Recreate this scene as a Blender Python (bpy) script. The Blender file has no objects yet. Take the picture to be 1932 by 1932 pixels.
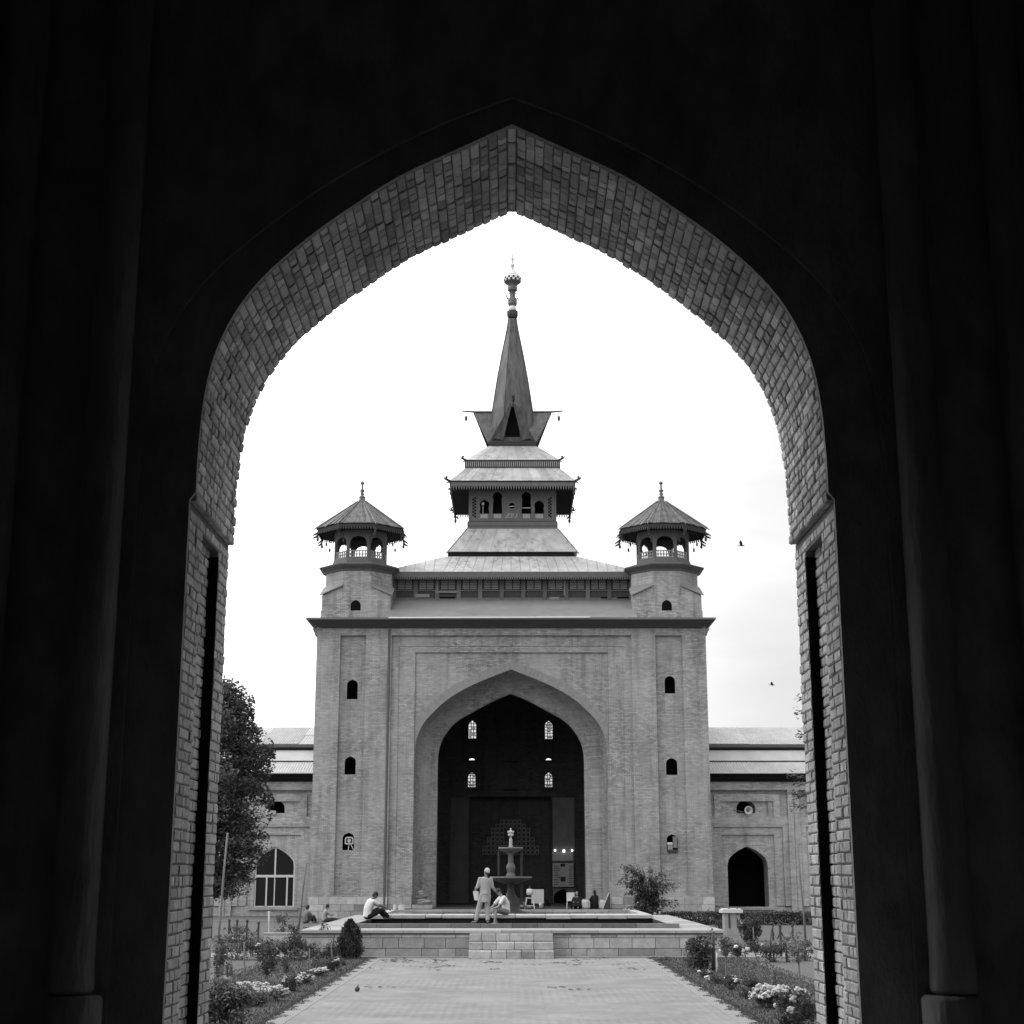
import bpy, math, random
from math import sin, cos, pi, radians, sqrt
from mathutils import Vector, Matrix
from mathutils.geometry import tessellate_polygon
R = random.Random(7)
scene = bpy.context.scene
C = scene.collection

# ---------------------------------------------------------------- camera, sky, sun, exposure
EYE = 2.5
PITCH = radians(13.5)
FPX = 2833.0
cd = bpy.data.cameras.new('camera'); cam = bpy.data.objects.new('camera', cd); C.objects.link(cam)
cam.location = (0, 0, EYE); cam.rotation_euler = (radians(90) + PITCH, 0, 0)
cd.sensor_width = 36; cd.lens = FPX / 1932 * 36; cd.clip_start = 0.05; cd.clip_end = 3000
scene.camera = cam
SUN_EL, SUN_AZ = radians(42), radians(296)          # left of the view and a little beyond it, veiled by cloud
w = bpy.data.worlds.new('World'); scene.world = w; w.use_nodes = True
nt = w.node_tree; N = nt.nodes; L = nt.links; N.clear()
sky = N.new('ShaderNodeTexSky'); sky.sky_type = 'NISHITA'; sky.sun_disc = False
sky.sun_elevation = SUN_EL; sky.sun_rotation = SUN_AZ
bw = N.new('ShaderNodeRGBToBW'); L.new(sky.outputs[0], bw.inputs[0])
tc = N.new('ShaderNodeTexCoord'); sep = N.new('ShaderNodeSeparateXYZ'); L.new(tc.outputs['Generated'], sep.inputs[0])
mp = N.new('ShaderNodeMapping'); mp.inputs['Scale'].default_value = (1.6, 1.6, 5.0); mp.inputs['Location'].default_value = (0.3, 0.1, 0.45)
L.new(tc.outputs['Generated'], mp.inputs[0])
nz = N.new('ShaderNodeTexNoise'); nz.inputs['Scale'].default_value = 3.2; nz.inputs['Detail'].default_value = 4
L.new(mp.outputs[0], nz.inputs[0])
def wmath(op, a, b):
    m = N.new('ShaderNodeMath'); m.operation = op
    for i, v in enumerate((a, b)):
        if isinstance(v, (int, float)): m.inputs[i].default_value = v
        else: L.new(v, m.inputs[i])
    return m.outputs[0]
el = wmath('MAXIMUM', sep.outputs[2], 0.0)
gr = wmath('ADD', wmath('MULTIPLY', el, 13.0), 10.2)          # overcast: the zenith is brightest
cl = wmath('ADD', wmath('MULTIPLY', nz.outputs[0], 0.55), 0.74)
mr_ = N.new('ShaderNodeMapRange'); mr_.interpolation_type = 'SMOOTHERSTEP'
for k_, v_ in zip(('From Min', 'From Max', 'To Min', 'To Max'), (-.12, .26, 1.32, .60)): mr_.inputs[k_].default_value = v_
L.new(sep.outputs[0], mr_.inputs['Value']); side = mr_.outputs[0]
tot = wmath('ADD', wmath('MULTIPLY', wmath('MULTIPLY', gr, cl), side), wmath('MULTIPLY', bw.outputs[0], 0.15))
bg = N.new('ShaderNodeBackground'); bg.inputs[1].default_value = 0.10; L.new(tot, bg.inputs[0])
ow = N.new('ShaderNodeOutputWorld'); L.new(bg.outputs[0], ow.inputs[0])
sl = bpy.data.lights.new('sun', 'SUN'); sl.energy = 1.0; sl.angle = radians(30); sl.color = (1, 1, 1)
so = bpy.data.objects.new('sun', sl); C.objects.link(so)
d = Vector((sin(SUN_AZ) * cos(SUN_EL), cos(SUN_AZ) * cos(SUN_EL), sin(SUN_EL)))
so.rotation_euler = d.to_track_quat('Z', 'Y').to_euler(); so.location = (-20, -20, 60)
vs = scene.view_settings; vs.view_transform = 'Standard'; vs.look = 'None'; vs.exposure = 0.0; vs.gamma = 1; vs.use_curve_mapping = False

# ---------------------------------------------------------------- measuring helpers
S_, C_ = sin(PITCH), cos(PITCH)
def at(px, py, Y):
    """world X, Z of a sight line at the real distance Y"""
    u = (px - 966) / FPX; v = (966 - py) / FPX; dd = C_ - v * S_
    return Y * u / dd, EYE + Y * (S_ + v * C_) / dd
def zz(py, Y): return at(966, py, Y)[1]
def xx(px, py, Y): return at(px, py, Y)[0]
def ground(px, py, z=0.0):
    v = (966 - py) / FPX; dd = C_ - v * S_
    Y = (z - EYE) * dd / (S_ + v * C_)
    return Y * (px - 966) / FPX / dd, Y
def mpp(py, Y):                                      # metres per picture pixel, vertically
    return (zz(py, Y) - zz(py + 1, Y))

# ---------------------------------------------------------------- materials
def mat(name, g, rough=.85, amp=.25, scale=2.0, stretch=(1, 1, 1), tone=0.0, bump=0.0, bscale=20.0, amp2=.0, scale2=.3, spec=.3, metal=0.0, extra=None, trans=0.0):
    m = bpy.data.materials.new(name); m.use_nodes = True
    t = m.node_tree; n = t.nodes; l = t.links; p = n['Principled BSDF']
    p.inputs['Roughness'].default_value = rough; p.inputs['Specular IOR Level'].default_value = spec; p.inputs['Metallic'].default_value = metal
    def M(op, a, b=0.0, c=None):
        q = n.new('ShaderNodeMath'); q.operation = op
        for i, v in enumerate((a, b) if c is None else (a, b, c)):
            if isinstance(v, (int, float)): q.inputs[i].default_value = v
            else: l.new(v, q.inputs[i])
        return q.outputs[0]
    tcx = n.new('ShaderNodeTexCoord'); mpx = n.new('ShaderNodeMapping'); mpx.inputs['Scale'].default_value = stretch
    l.new(tcx.outputs['Object'], mpx.inputs[0])
    a = n.new('ShaderNodeTexNoise'); a.inputs['Scale'].default_value = scale; a.inputs['Detail'].default_value = 6; a.inputs['Roughness'].default_value = .6
    l.new(mpx.outputs[0], a.inputs[0])
    val = M('MULTIPLY_ADD', M('SUBTRACT', a.outputs[0], .5), amp * 3.0, 1.0)
    if amp2:
        b = n.new('ShaderNodeTexNoise'); b.inputs['Scale'].default_value = scale2; b.inputs['Detail'].default_value = 3
        l.new(tcx.outputs['Object'], b.inputs[0])
        val = M('MULTIPLY', val, M('MULTIPLY_ADD', M('SUBTRACT', b.outputs[0], .5), amp2 * 3.0, 1.0))
    if tone:
        at_ = n.new('ShaderNodeAttribute'); at_.attribute_name = 'tone'
        val = M('MULTIPLY', val, M('MULTIPLY_ADD', M('SUBTRACT', at_.outputs['Fac'], .5), tone * 2, 1.0))
    height = a.outputs[0]
    if extra: val, height = extra(n, l, M, tcx, val, height)
    fin = M('MULTIPLY', val, g); fin = M('MAXIMUM', M('MINIMUM', fin, .9), .004)
    cb = n.new('ShaderNodeCombineColor')
    for i in range(3): l.new(fin, cb.inputs[i])
    l.new(cb.outputs[0], p.inputs['Base Color'])
    if bump:
        if not extra:
            h = n.new('ShaderNodeTexNoise'); h.inputs['Scale'].default_value = bscale; h.inputs['Detail'].default_value = 5
            l.new(mpx.outputs[0], h.inputs[0]); height = h.outputs[0]
        bp = n.new('ShaderNodeBump'); bp.inputs['Strength'].default_value = bump; bp.inputs['Distance'].default_value = .03
        l.new(height, bp.inputs['Height']); l.new(bp.outputs[0], p.inputs['Normal'])
    if trans:
        tr = n.new('ShaderNodeBsdfTranslucent'); l.new(cb.outputs[0], tr.inputs[0])
        mx = n.new('ShaderNodeMixShader'); mx.inputs[0].default_value = trans
        l.new(p.outputs[0], mx.inputs[1]); l.new(tr.outputs[0], mx.inputs[2]); l.new(mx.outputs[0], n['Material Output'].inputs[0])
    return m

def brick_extra(n, l, M, tcx, val, height, course=.082, bw_=.24, mortar=.009, contrast=.55):
    s = n.new('ShaderNodeSeparateXYZ'); l.new(tcx.outputs['Object'], s.inputs[0])
    cxy = n.new('ShaderNodeCombineXYZ'); l.new(M('ADD', s.outputs[0], s.outputs[1]), cxy.inputs[0]); l.new(s.outputs[2], cxy.inputs[1])
    b = n.new('ShaderNodeTexBrick'); l.new(cxy.outputs[0], b.inputs[0])
    b.inputs['Scale'].default_value = 1.0; b.inputs['Brick Width'].default_value = bw_; b.inputs['Row Height'].default_value = course
    b.inputs['Mortar Size'].default_value = mortar; b.inputs['Mortar Smooth'].default_value = .4; b.inputs['Bias'].default_value = 0
    b.inputs['Color1'].default_value = (.66, .66, .66, 1); b.inputs['Color2'].default_value = (1.28, 1.28, 1.28, 1)
    b.inputs['Mortar'].default_value = (1 - contrast,) * 3 + (1,)
    # where the pointing is weathered away and where it is smeared over
    q = n.new('ShaderNodeTexNoise'); q.inputs['Scale'].default_value = .45; q.inputs['Detail'].default_value = 5; l.new(tcx.outputs['Object'], q.inputs[0])
    k = M('MULTIPLY_ADD', q.outputs[0], 2.4, -.62); k = M('MAXIMUM', M('MINIMUM', k, 1.2), .22)
    bwn = n.new('ShaderNodeRGBToBW'); l.new(b.outputs[0], bwn.inputs[0])
    bb = M('MULTIPLY_ADD', M('SUBTRACT', bwn.outputs[0], 1.0), k, 1.0)
    # streaks along the courses
    mp2 = n.new('ShaderNodeMapping'); mp2.inputs['Scale'].default_value = (1.2, 1.2, 14.0); l.new(tcx.outputs['Object'], mp2.inputs[0])
    st = n.new('ShaderNodeTexNoise'); st.inputs['Scale'].default_value = 1.0; st.inputs['Detail'].default_value = 4; l.new(mp2.outputs[0], st.inputs[0])
    sv = M('MULTIPLY_ADD', M('SUBTRACT', st.outputs[0], .5), .50, 1.0)
    mp3 = n.new('ShaderNodeMapping'); mp3.inputs['Scale'].default_value = (2.2, 2.2, .16); l.new(tcx.outputs['Object'], mp3.inputs[0])
    ru = n.new('ShaderNodeTexNoise'); ru.inputs['Scale'].default_value = 1.0; ru.inputs['Detail'].default_value = 6; ru.inputs['Roughness'].default_value = .65; l.new(mp3.outputs[0], ru.inputs[0])
    rv_ = M('MULTIPLY_ADD', M('MINIMUM', M('SUBTRACT', ru.outputs[0], .52), 0.0), 1.5, 1.0)
    pa = n.new('ShaderNodeTexNoise'); pa.inputs['Scale'].default_value = .8; pa.inputs['Detail'].default_value = 8; pa.inputs['Roughness'].default_value = .7; l.new(tcx.outputs['Object'], pa.inputs[0])
    pv_ = M('MULTIPLY_ADD', M('SUBTRACT', pa.outputs[0], .5), .95, 1.03)
    sv = M('MULTIPLY', M('MULTIPLY', sv, rv_), pv_)
    return M('MULTIPLY', M('MULTIPLY', val, bb), sv), bwn.outputs[0]

def groove_extra(axis, pitch, depth):                 # sheet-metal / board lines
    def f(n, l, M, tcx, val, height):
        s = n.new('ShaderNodeSeparateXYZ'); l.new(tcx.outputs['Object'], s.inputs[0])
        w_ = M('SINE', M('MULTIPLY', s.outputs[axis], 2 * pi / pitch))
        return M('MULTIPLY', val, M('MULTIPLY_ADD', w_, depth, 1.0)), w_
    return f

def tin_extra(n, l, M, tcx, val, height):
    """rusted and replaced patches following the sheets"""
    v = n.new('ShaderNodeTexVoronoi'); v.distance = 'CHEBYCHEV'; v.inputs['Scale'].default_value = 1.1; v.inputs['Randomness'].default_value = .8
    mp = n.new('ShaderNodeMapping'); mp.inputs['Scale'].default_value = (1, .6, .6); l.new(tcx.outputs['Object'], mp.inputs[0]); l.new(mp.outputs[0], v.inputs[0])
    c = n.new('ShaderNodeRGBToBW'); l.new(v.outputs['Color'], c.inputs[0])
    q = n.new('ShaderNodeTexNoise'); q.inputs['Scale'].default_value = 2.6; q.inputs['Detail'].default_value = 7; q.inputs['Roughness'].default_value = .7; l.new(tcx.outputs['Object'], q.inputs[0])
    k = M('MULTIPLY', M('GREATER_THAN', c.outputs[0], .62), M('MAXIMUM', M('MINIMUM', M('MULTIPLY_ADD', q.outputs[0], 6.0, -2.7), 1.0), 0.0))
    k2 = M('MULTIPLY_ADD', M('SUBTRACT', c.outputs[0], .5), .30, 1.0)
    return M('MULTIPLY', M('MULTIPLY', val, k2), M('MULTIPLY_ADD', k, -.40, 1.0)), q.outputs[0]
def path_extra(n, l, M, tcx, val, height):
    s = n.new('ShaderNodeSeparateXYZ'); l.new(tcx.outputs['Object'], s.inputs[0])
    b = n.new('ShaderNodeTexBrick'); l.new(tcx.outputs['Object'], b.inputs[0])
    b.inputs['Scale'].default_value = 1.0; b.inputs['Brick Width'].default_value = .62; b.inputs['Row Height'].default_value = .62; b.offset = 0
    b.inputs['Mortar Size'].default_value = .012; b.inputs['Color1'].default_value = (.93,) * 3 + (1,); b.inputs['Color2'].default_value = (1.06,) * 3 + (1,); b.inputs['Mortar'].default_value = (.94,) * 3 + (1,)
    bb = n.new('ShaderNodeRGBToBW'); l.new(b.outputs[0], bb.inputs[0])
    wn = n.new('ShaderNodeTexNoise'); wn.inputs['Scale'].default_value = .9; wn.inputs['Detail'].default_value = 8; wn.inputs['Roughness'].default_value = .68; l.new(tcx.outputs['Object'], wn.inputs[0])
    wear = M('MULTIPLY_ADD', M('SUBTRACT', wn.outputs[0], .5), 1.0, 1.0)
    # ribbed setts laid in a chequer of large panels
    ck = n.new('ShaderNodeTexChecker'); ck.inputs['Scale'].default_value = .29; l.new(tcx.outputs['Object'], ck.inputs[0])
    rx = M('SINE', M('MULTIPLY', s.outputs[0], 2 * pi / .17)); ry = M('SINE', M('MULTIPLY', s.outputs[1], 2 * pi / .8))
    rib = M('MULTIPLY', M('MULTIPLY', M('ADD', rx, M('MULTIPLY', ry, .02)), ck.outputs['Fac']), .045)
    return M('MULTIPLY', M('MULTIPLY', M('MULTIPLY', val, wear), bb.outputs[0]), M('ADD', rib, 1.0)), rib

MT = {}
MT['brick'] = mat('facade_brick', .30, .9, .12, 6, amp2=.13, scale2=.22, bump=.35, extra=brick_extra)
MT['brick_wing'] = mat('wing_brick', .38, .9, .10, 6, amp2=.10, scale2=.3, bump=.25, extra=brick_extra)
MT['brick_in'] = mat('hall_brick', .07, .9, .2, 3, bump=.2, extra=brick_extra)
MT['gbrick'] = mat('gate_brick', .37, .95, .26, 11, tone=.40, bump=.5, bscale=40, amp2=.32, scale2=1.1)
MT['mortar'] = mat('gate_mortar', .11, .95, .2, 12)
MT['plaster_dark'] = mat('gate_plaster', .21, .95, .45, 5.0, (1, 1, .5), amp2=.22, scale2=1.1, bump=.5, bscale=22)
MT['plaster_shaft'] = mat('shaft_plaster', .17, .95, .5, 4.0, (1, 1, .25), amp2=.3, scale2=1.4, bump=.7, bscale=16)
MT['hall_bounce'] = mat('pale_hall_bounce', .33, .9, .15, 1.5)  # unseen hall surfaces made pale to bounce light onto the gate wall
MT['stone'] = mat('ashlar_stone', .30, .8, .34, 3.6, tone=.36, bump=.6, bscale=14, amp2=.20, scale2=.7)
MT['kerb_stone'] = mat('kerb_stone', .135, .85, .28, 4, (1, 1, .6), tone=.3, bump=.5, bscale=14)
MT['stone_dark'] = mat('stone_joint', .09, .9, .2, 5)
MT['coping'] = mat('pale_coping', .28, .8, .22, 2.5, tone=.2, bump=.2, bscale=12)
MT['slab'] = mat('pale_slab', .34, .8, .26, 3, tone=.25, bump=.2, bscale=12)
MT['wet'] = mat('wet_stone', .02, .6, .3, 3)
MT['tin'] = mat('tin_roof', .17, .6, .18, 1.6, (1, 1, 1), tone=.2, amp2=.14, scale2=.5, metal=.1, spec=.4, bump=.2, bscale=3)
MT['tin_light'] = mat('tin_roof_light', .345, .55, .34, 1.3, (1.3, 1.3, .9), tone=.16, amp2=.12, scale2=.7, metal=.1, spec=.4, bump=.25, extra=tin_extra)
MT['tin_dark'] = mat('tin_roof_dark', .085, .65, .8, 1.6, (2.2, 2.2, .35), tone=.5, amp2=.12, scale2=.9, metal=.1)
MT['tin_wing'] = mat('tin_roof_corrugated', .36, .6, .24, 1.4, (1, .5, .5), amp2=.16, scale2=.4, tone=.25, bump=.4, extra=groove_extra(0, .16, .07))
MT['tin_slope'] = mat('weathered_slope', .38, .7, .2, 1.2, (1, .6, .6), amp2=.12, scale2=.5, metal=.1)
MT['eave'] = mat('eave_board', .10, .8, .2, 4, tone=.3)
MT['wood'] = mat('grey_painted_wood', .105, .75, .15, 4, (1, 1, .4), tone=.3)
MT['wood_dark'] = mat('dark_wood', .045, .8, .2, 4, tone=.4)
MT['soffit_shade'] = mat('shade_black_soffit', .018, .95, .2, 3, spec=.05)  # near-black base colour carries the shade under the eaves
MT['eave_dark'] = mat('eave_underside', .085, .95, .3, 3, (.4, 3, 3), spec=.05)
MT['dado'] = mat('dado_stone', .33, .85, .26, 3.6, tone=.42, bump=.5, bscale=14, amp2=.2, scale2=.7)
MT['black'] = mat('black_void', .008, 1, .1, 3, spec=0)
MT['metal_light'] = mat('painted_metal', .55, .45, .08, 5, spec=.5)
MT['finial_dark'] = mat('finial_dark', .09, .5, .2, 8, spec=.5)
MT['finial_mid'] = mat('finial_mid', .22, .5, .2, 8, spec=.5)
MT['finial_light'] = mat('finial_light', .55, .45, .1, 8, spec=.5)
MT['check'] = mat('finial_check', .38, .6, .1, 8, tone=.95)
MT['path'] = mat('path_paving', .185, .85, .14, 5, amp2=.12, scale2=.5, bump=.15, extra=path_extra)
MT['lawn'] = mat('lawn', .105, .95, .25, 9, amp2=.14, scale2=.5, bump=.8, bscale=60)
MT['verge'] = mat('verge', .06, .95, .3, 7, amp2=.2, scale2=.6, bump=.8, bscale=60)
MT['earth'] = mat('ground', .10, .95, .3, 3, amp2=.2)
MT['paleearth'] = mat('pale_paving', .21, .9, .15, 3)
MT['grass'] = mat('grass_blades', .09, .8, .2, 2, tone=.6, trans=.3)
MT['leaf'] = mat('leaf_mid', .10, .6, .2, 3, tone=.75, trans=.3)
MT['leaf_dark'] = mat('leaf_dark', .056, .6, .2, 3, tone=.8, trans=.2)
MT['leaf_light'] = mat('leaf_light', .20, .6, .2, 3, tone=.6, trans=.3)
MT['leaf_tree'] = mat('leaf_tree', .09, .6, .2, 3, tone=.8, trans=.3)
MT['petal'] = mat('white_petal', .5, .7, .08, 6, tone=.3, trans=.2)
MT['bark'] = mat('bark', .09, .9, .3, 10, (1, 1, .3))
MT['stake'] = mat('bamboo_stake', .15, .8, .2, 8)
MT['post'] = mat('dark_post', .05, .8, .2, 6)
MT['skin'] = mat('skin', .22, .6, .06, 6, spec=.4)
MT['skin_dark'] = mat('skin_brown', .13, .6, .06, 6, spec=.4)
MT['hair'] = mat('hair', .015, .6, .1, 20)
MT['hair_grey'] = mat('grey_hair', .22, .8, .1, 20)
MT['cloth_pale'] = mat('pale_cloth', .26, .9, .16, 7, (1, 1, .4), bump=.8, bscale=12)
MT['cloth_white'] = mat('white_cloth', .52, .9, .14, 7, (1, 1, .5), bump=.8, bscale=12)
MT['cloth_cap'] = mat('cap_cloth', .38, .9, .1, 9)
MT['cloth_dark'] = mat('dark_cloth', .035, .9, .15, 5)
MT['cloth_black'] = mat('black_cloth', .008, .9, .15, 5)
MT['cloth_mid'] = mat('mid_cloth', .14, .9, .15, 5)
MT['pale'] = mat('fountain_stone', .105, .6, .14, 3, bump=.15, bscale=10)
MT['paint_white'] = mat('white_paint', .5, .6, .05, 5)
MT['board'] = mat('notice_board', .40, .6, .05, 5)
MT['ink'] = mat('board_ink', .03, .8, .05, 5)
MT['fstone_dark'] = mat('wet_fountain_stone', .025, .5, .2, 3)
MT['hall_dim'] = mat('hall_dim_panel', .10, .8, .35, 1.2)
MT['jaali'] = mat('lattice', .22, .8, .1, 5)
MT['hallpanel'] = mat('hall_panel', .16, .8, .35, 1.4)
MT['pipe'] = mat('iron_pipe', .022, .6, .1, 8)
m = bpy.data.materials.new('pool_water'); m.use_nodes = True; p = m.node_tree.nodes['Principled BSDF']
p.inputs['Base Color'].default_value = (.02, .02, .02, 1); p.inputs['Roughness'].default_value = .06; p.inputs['IOR'].default_value = 1.33
nn = m.node_tree.nodes.new('ShaderNodeTexNoise'); nn.inputs['Scale'].default_value = 2.0
bb = m.node_tree.nodes.new('ShaderNodeBump'); bb.inputs['Strength'].default_value = .02; bb.inputs['Distance'].default_value = .02
m.node_tree.links.new(nn.outputs[0], bb.inputs['Height']); m.node_tree.links.new(bb.outputs[0], p.inputs['Normal'])
MT['water'] = m
m = bpy.data.materials.new('lit_bulb'); m.use_nodes = True; p = m.node_tree.nodes['Principled BSDF']
p.inputs['Emission Color'].default_value = (1, 1, 1, 1); p.inputs['Emission Strength'].default_value = 3.5
MT['bulb'] = m
m = bpy.data.materials.new('window_glass'); m.use_nodes = True; p = m.node_tree.nodes['Principled BSDF']
p.inputs['Base Color'].default_value = (.012, .012, .012, 1); p.inputs['Roughness'].default_value = .5; p.inputs['Specular IOR Level'].default_value = .12
MT['glass'] = m
m = bpy.data.materials.new('stained_glass'); m.use_nodes = True
tn_ = m.node_tree.nodes.new('ShaderNodeBsdfTransparent'); tn_.inputs[0].default_value = (.5, .5, .5, 1)
m.node_tree.links.new(tn_.outputs[0], m.node_tree.nodes['Material Output'].inputs[0])
MT['stained'] = m

# ---------------------------------------------------------------- mesh helpers
class MB:
    def __init__(s): s.v = []; s.f = []; s.t = []
    def add(s, v, f, tone=.5):
        o = len(s.v); s.v += [tuple(a) for a in v]; s.f += [tuple(i + o for i in g) for g in f]; s.t += [tone] * len(f); return s
    def box(s, x0, x1, y0, y1, z0, z1, tone=.5):
        x0, x1 = sorted((x0, x1)); y0, y1 = sorted((y0, y1)); z0, z1 = sorted((z0, z1))
        return s.add([(x0, y0, z0), (x1, y0, z0), (x1, y1, z0), (x0, y1, z0), (x0, y0, z1), (x1, y0, z1), (x1, y1, z1), (x0, y1, z1)],
              [(0, 3, 2, 1), (4, 5, 6, 7), (0, 1, 5, 4), (1, 2, 6, 5), (2, 3, 7, 6), (3, 0, 4, 7)], tone)
    def frust(s, cx, cy, hx0, hy0, z0, hx1, hy1, z1, tone=.5):
        a = [(cx - hx0, cy - hy0, z0), (cx + hx0, cy - hy0, z0), (cx + hx0, cy + hy0, z0), (cx - hx0, cy + hy0, z0)]
        b = [(cx - hx1, cy - hy1, z1), (cx + hx1, cy - hy1, z1), (cx + hx1, cy + hy1, z1), (cx - hx1, cy + hy1, z1)]
        return s.add(a + b, [(0, 3, 2, 1), (4, 5, 6, 7), (0, 1, 5, 4), (1, 2, 6, 5), (2, 3, 7, 6), (3, 0, 4, 7)], tone)
    def lathe(s, prof, cx, cy, n=16, ph=0.0, caps=True, tone=.5, tones=None):
        v = []
        for r, z in prof:
            for k in range(n):
                a = ph + 2 * pi * k / n; v.append((cx + r * cos(a), cy + r * sin(a), z))
        o = len(s.v); s.v += v
        for i in range(len(prof) - 1):
            for k in range(n):
                k2 = (k + 1) % n
                s.f.append((o + i * n + k, o + i * n + k2, o + (i + 1) * n + k2, o + (i + 1) * n + k)); s.t.append(tones(i, k) if tones else tone)
        if caps:
            s.f.append(tuple(o + k for k in range(n))[::-1]); s.t.append(tone)
            s.f.append(tuple(o + (len(prof) - 1) * n + k for k in range(n))); s.t.append(tone)
        return s
    def tube(s, pts, rads, n=8, tone=.5):
        pts = [Vector(p) for p in pts]
        if isinstance(rads, (int, float)): rads = [rads] * len(pts)
        o = len(s.v)
        up0 = None
        for i, p in enumerate(pts):
            d_ = (pts[min(i + 1, len(pts) - 1)] - pts[max(i - 1, 0)]).normalized()
            if up0 is None: up0 = Vector((0, 0, 1)) if abs(d_.z) < .9 else Vector((1, 0, 0))
            a = d_.cross(up0)
            if a.length < 1e-4: a = d_.cross(Vector((0, 1, .1)))
            a.normalize(); b = a.cross(d_).normalized(); up0 = b
            r = rads[i]; rx, ry = r if isinstance(r, tuple) else (r, r)
            for k in range(n):
                t = 2 * pi * k / n; s.v.append(tuple(p + a * (rx * cos(t)) + b * (ry * sin(t))))
        for i in range(len(pts) - 1):
            for k in range(n):
                k2 = (k + 1) % n; s.f.append((o + i * n + k, o + i * n + k2, o + (i + 1) * n + k2, o + (i + 1) * n + k)); s.t.append(tone)
        s.f.append(tuple(o + k for k in range(n))[::-1]); s.f.append(tuple(o + (len(pts) - 1) * n + k for k in range(n))); s.t += [tone, tone]
        return s
    def ell(s, c, r, n=12, m_=8, rot=None, tone=.5, jit=0):
        o = len(s.v); c = Vector(c)
        for i in range(1, m_):
            ph = pi * i / m_
            for k in range(n):
                a = 2 * pi * k / n; q = Vector((r[0] * sin(ph) * cos(a), r[1] * sin(ph) * sin(a), r[2] * cos(ph)))
                if jit: q *= 1 + R.uniform(-jit, jit)
                if rot: q = rot @ q
                s.v.append(tuple(c + q))
        tp = Vector((0, 0, r[2])); bt = Vector((0, 0, -r[2]))
        if rot: tp = rot @ tp; bt = rot @ bt
        s.v.append(tuple(c + tp)); s.v.append(tuple(c + bt)); T = len(s.v) - 2; B = T + 1
        for k in range(n):
            k2 = (k + 1) % n
            s.f.append((T, o + k, o + k2)); s.t.append(tone)
            s.f.append((B, o + (m_ - 2) * n + k2, o + (m_ - 2) * n + k)); s.t.append(tone)
            for i in range(m_ - 2):
                s.f.append((o + i * n + k, o + (i + 1) * n + k, o + (i + 1) * n + k2, o + i * n + k2)); s.t.append(tone)
        return s
    def plate(s, outer, holes=(), y0=0, y1=1, tone=.5, M=None):
        """a slab cut from the x-z plane between depths y0 and y1, with holes; M maps local to world"""
        def ar(p): return sum(p[i][0] * p[(i + 1) % len(p)][1] - p[(i + 1) % len(p)][0] * p[i][1] for i in range(len(p)))
        outer = list(outer) if ar(outer) > 0 else list(outer)[::-1]
        hs = [list(h)[::-1] if ar(h) > 0 else list(h) for h in holes]
        loops = [outer] + hs
        tris = tessellate_polygon([[Vector((x, z, 0)) for x, z in lp] for lp in loops])
        flat = [p for lp in loops for p in lp]; n = len(flat)
        v = [(x, y0, z) for x, z in flat] + [(x, y1, z) for x, z in flat]
        f = []
        for t in tris:
            a, b, c = t
            cr = (flat[b][0] - flat[a][0]) * (flat[c][1] - flat[a][1]) - (flat[c][0] - flat[a][0]) * (flat[b][1] - flat[a][1])
            if cr < 0: a, b, c = a, c, b
            f.append((a, b, c)); f.append((a + n, c + n, b + n))
        o = 0
        for lp in loops:
            k = len(lp)
            for i in range(k):
                j = (i + 1) % k; f.append((o + i, o + i + n, o + j + n, o + j))
            o += k
        if M is not None: v = [tuple(M @ Vector(q)) for q in v]
        return s.add(v, f, tone)
    def pieces(s, gap=.06):
        """part the mesh into bodies that stand clear of one another"""
        own = list(range(len(s.v)))
        def find(a):
            while own[a] != a: own[a] = own[own[a]]; a = own[a]
            return a
        for f in s.f:
            for k in f[1:]: own[find(k)] = find(f[0])
        comp = {}
        for i, f in enumerate(s.f): comp.setdefault(find(f[0]), []).append(i)
        cs = []
        for fl in comp.values():
            vs_ = [s.v[k] for i in fl for k in s.f[i]]
            cs.append([[min(v[j] for v in vs_) - gap for j in range(3)], [max(v[j] for v in vs_) + gap for j in range(3)], fl])
        merged = True
        while merged:
            merged = False; out = []
            for c in cs:
                for o in out:
                    if all(c[0][j] <= o[1][j] and o[0][j] <= c[1][j] for j in range(3)):
                        o[0] = [min(a, b) for a, b in zip(o[0], c[0])]; o[1] = [max(a, b) for a, b in zip(o[1], c[1])]; o[2] += c[2]; merged = True; break
                else: out.append(c)
            cs = out
        res = []
        for c in cs:
            m = MB(); idx = {}
            for i in c[2]:
                g = []
                for k in s.f[i]:
                    if k not in idx: idx[k] = len(m.v); m.v.append(s.v[k])
                    g.append(idx[k])
                m.f.append(tuple(g)); m.t.append(s.t[i])
            res.append(m)
        return res
    def build(s, name, mt, parent=None, smooth=False, loc=None, bevel=0):
        me = bpy.data.meshes.new(name); me.from_pydata(s.v, [], s.f); me.update()
        a = me.attributes.new('tone', 'FLOAT', 'FACE'); a.data.foreach_set('value', [float(x) for x in s.t])
        me.materials.append(MT[mt])
        if smooth: me.polygons.foreach_set('use_smooth', [True] * len(me.polygons))
        o = bpy.data.objects.new(name, me); C.objects.link(o)
        if parent: o.parent = parent
        if loc: o.location = loc
        if bevel:
            b = o.modifiers.new('bevel', 'BEVEL'); b.width = bevel; b.segments = 1; b.limit_method = 'ANGLE'
        return o
def tag(o, label=None, cat=None, group=None, kind=None):
    if label: o['label'] = label
    if cat: o['category'] = cat
    if group: o['group'] = group
    if kind: o['kind'] = kind
    return o
def empty(name, loc, label, cat, group=None):
    o = bpy.data.objects.new(name, None); C.objects.link(o); o.location = loc; o.empty_display_size = .2
    return tag(o, label, cat, group)
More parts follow.
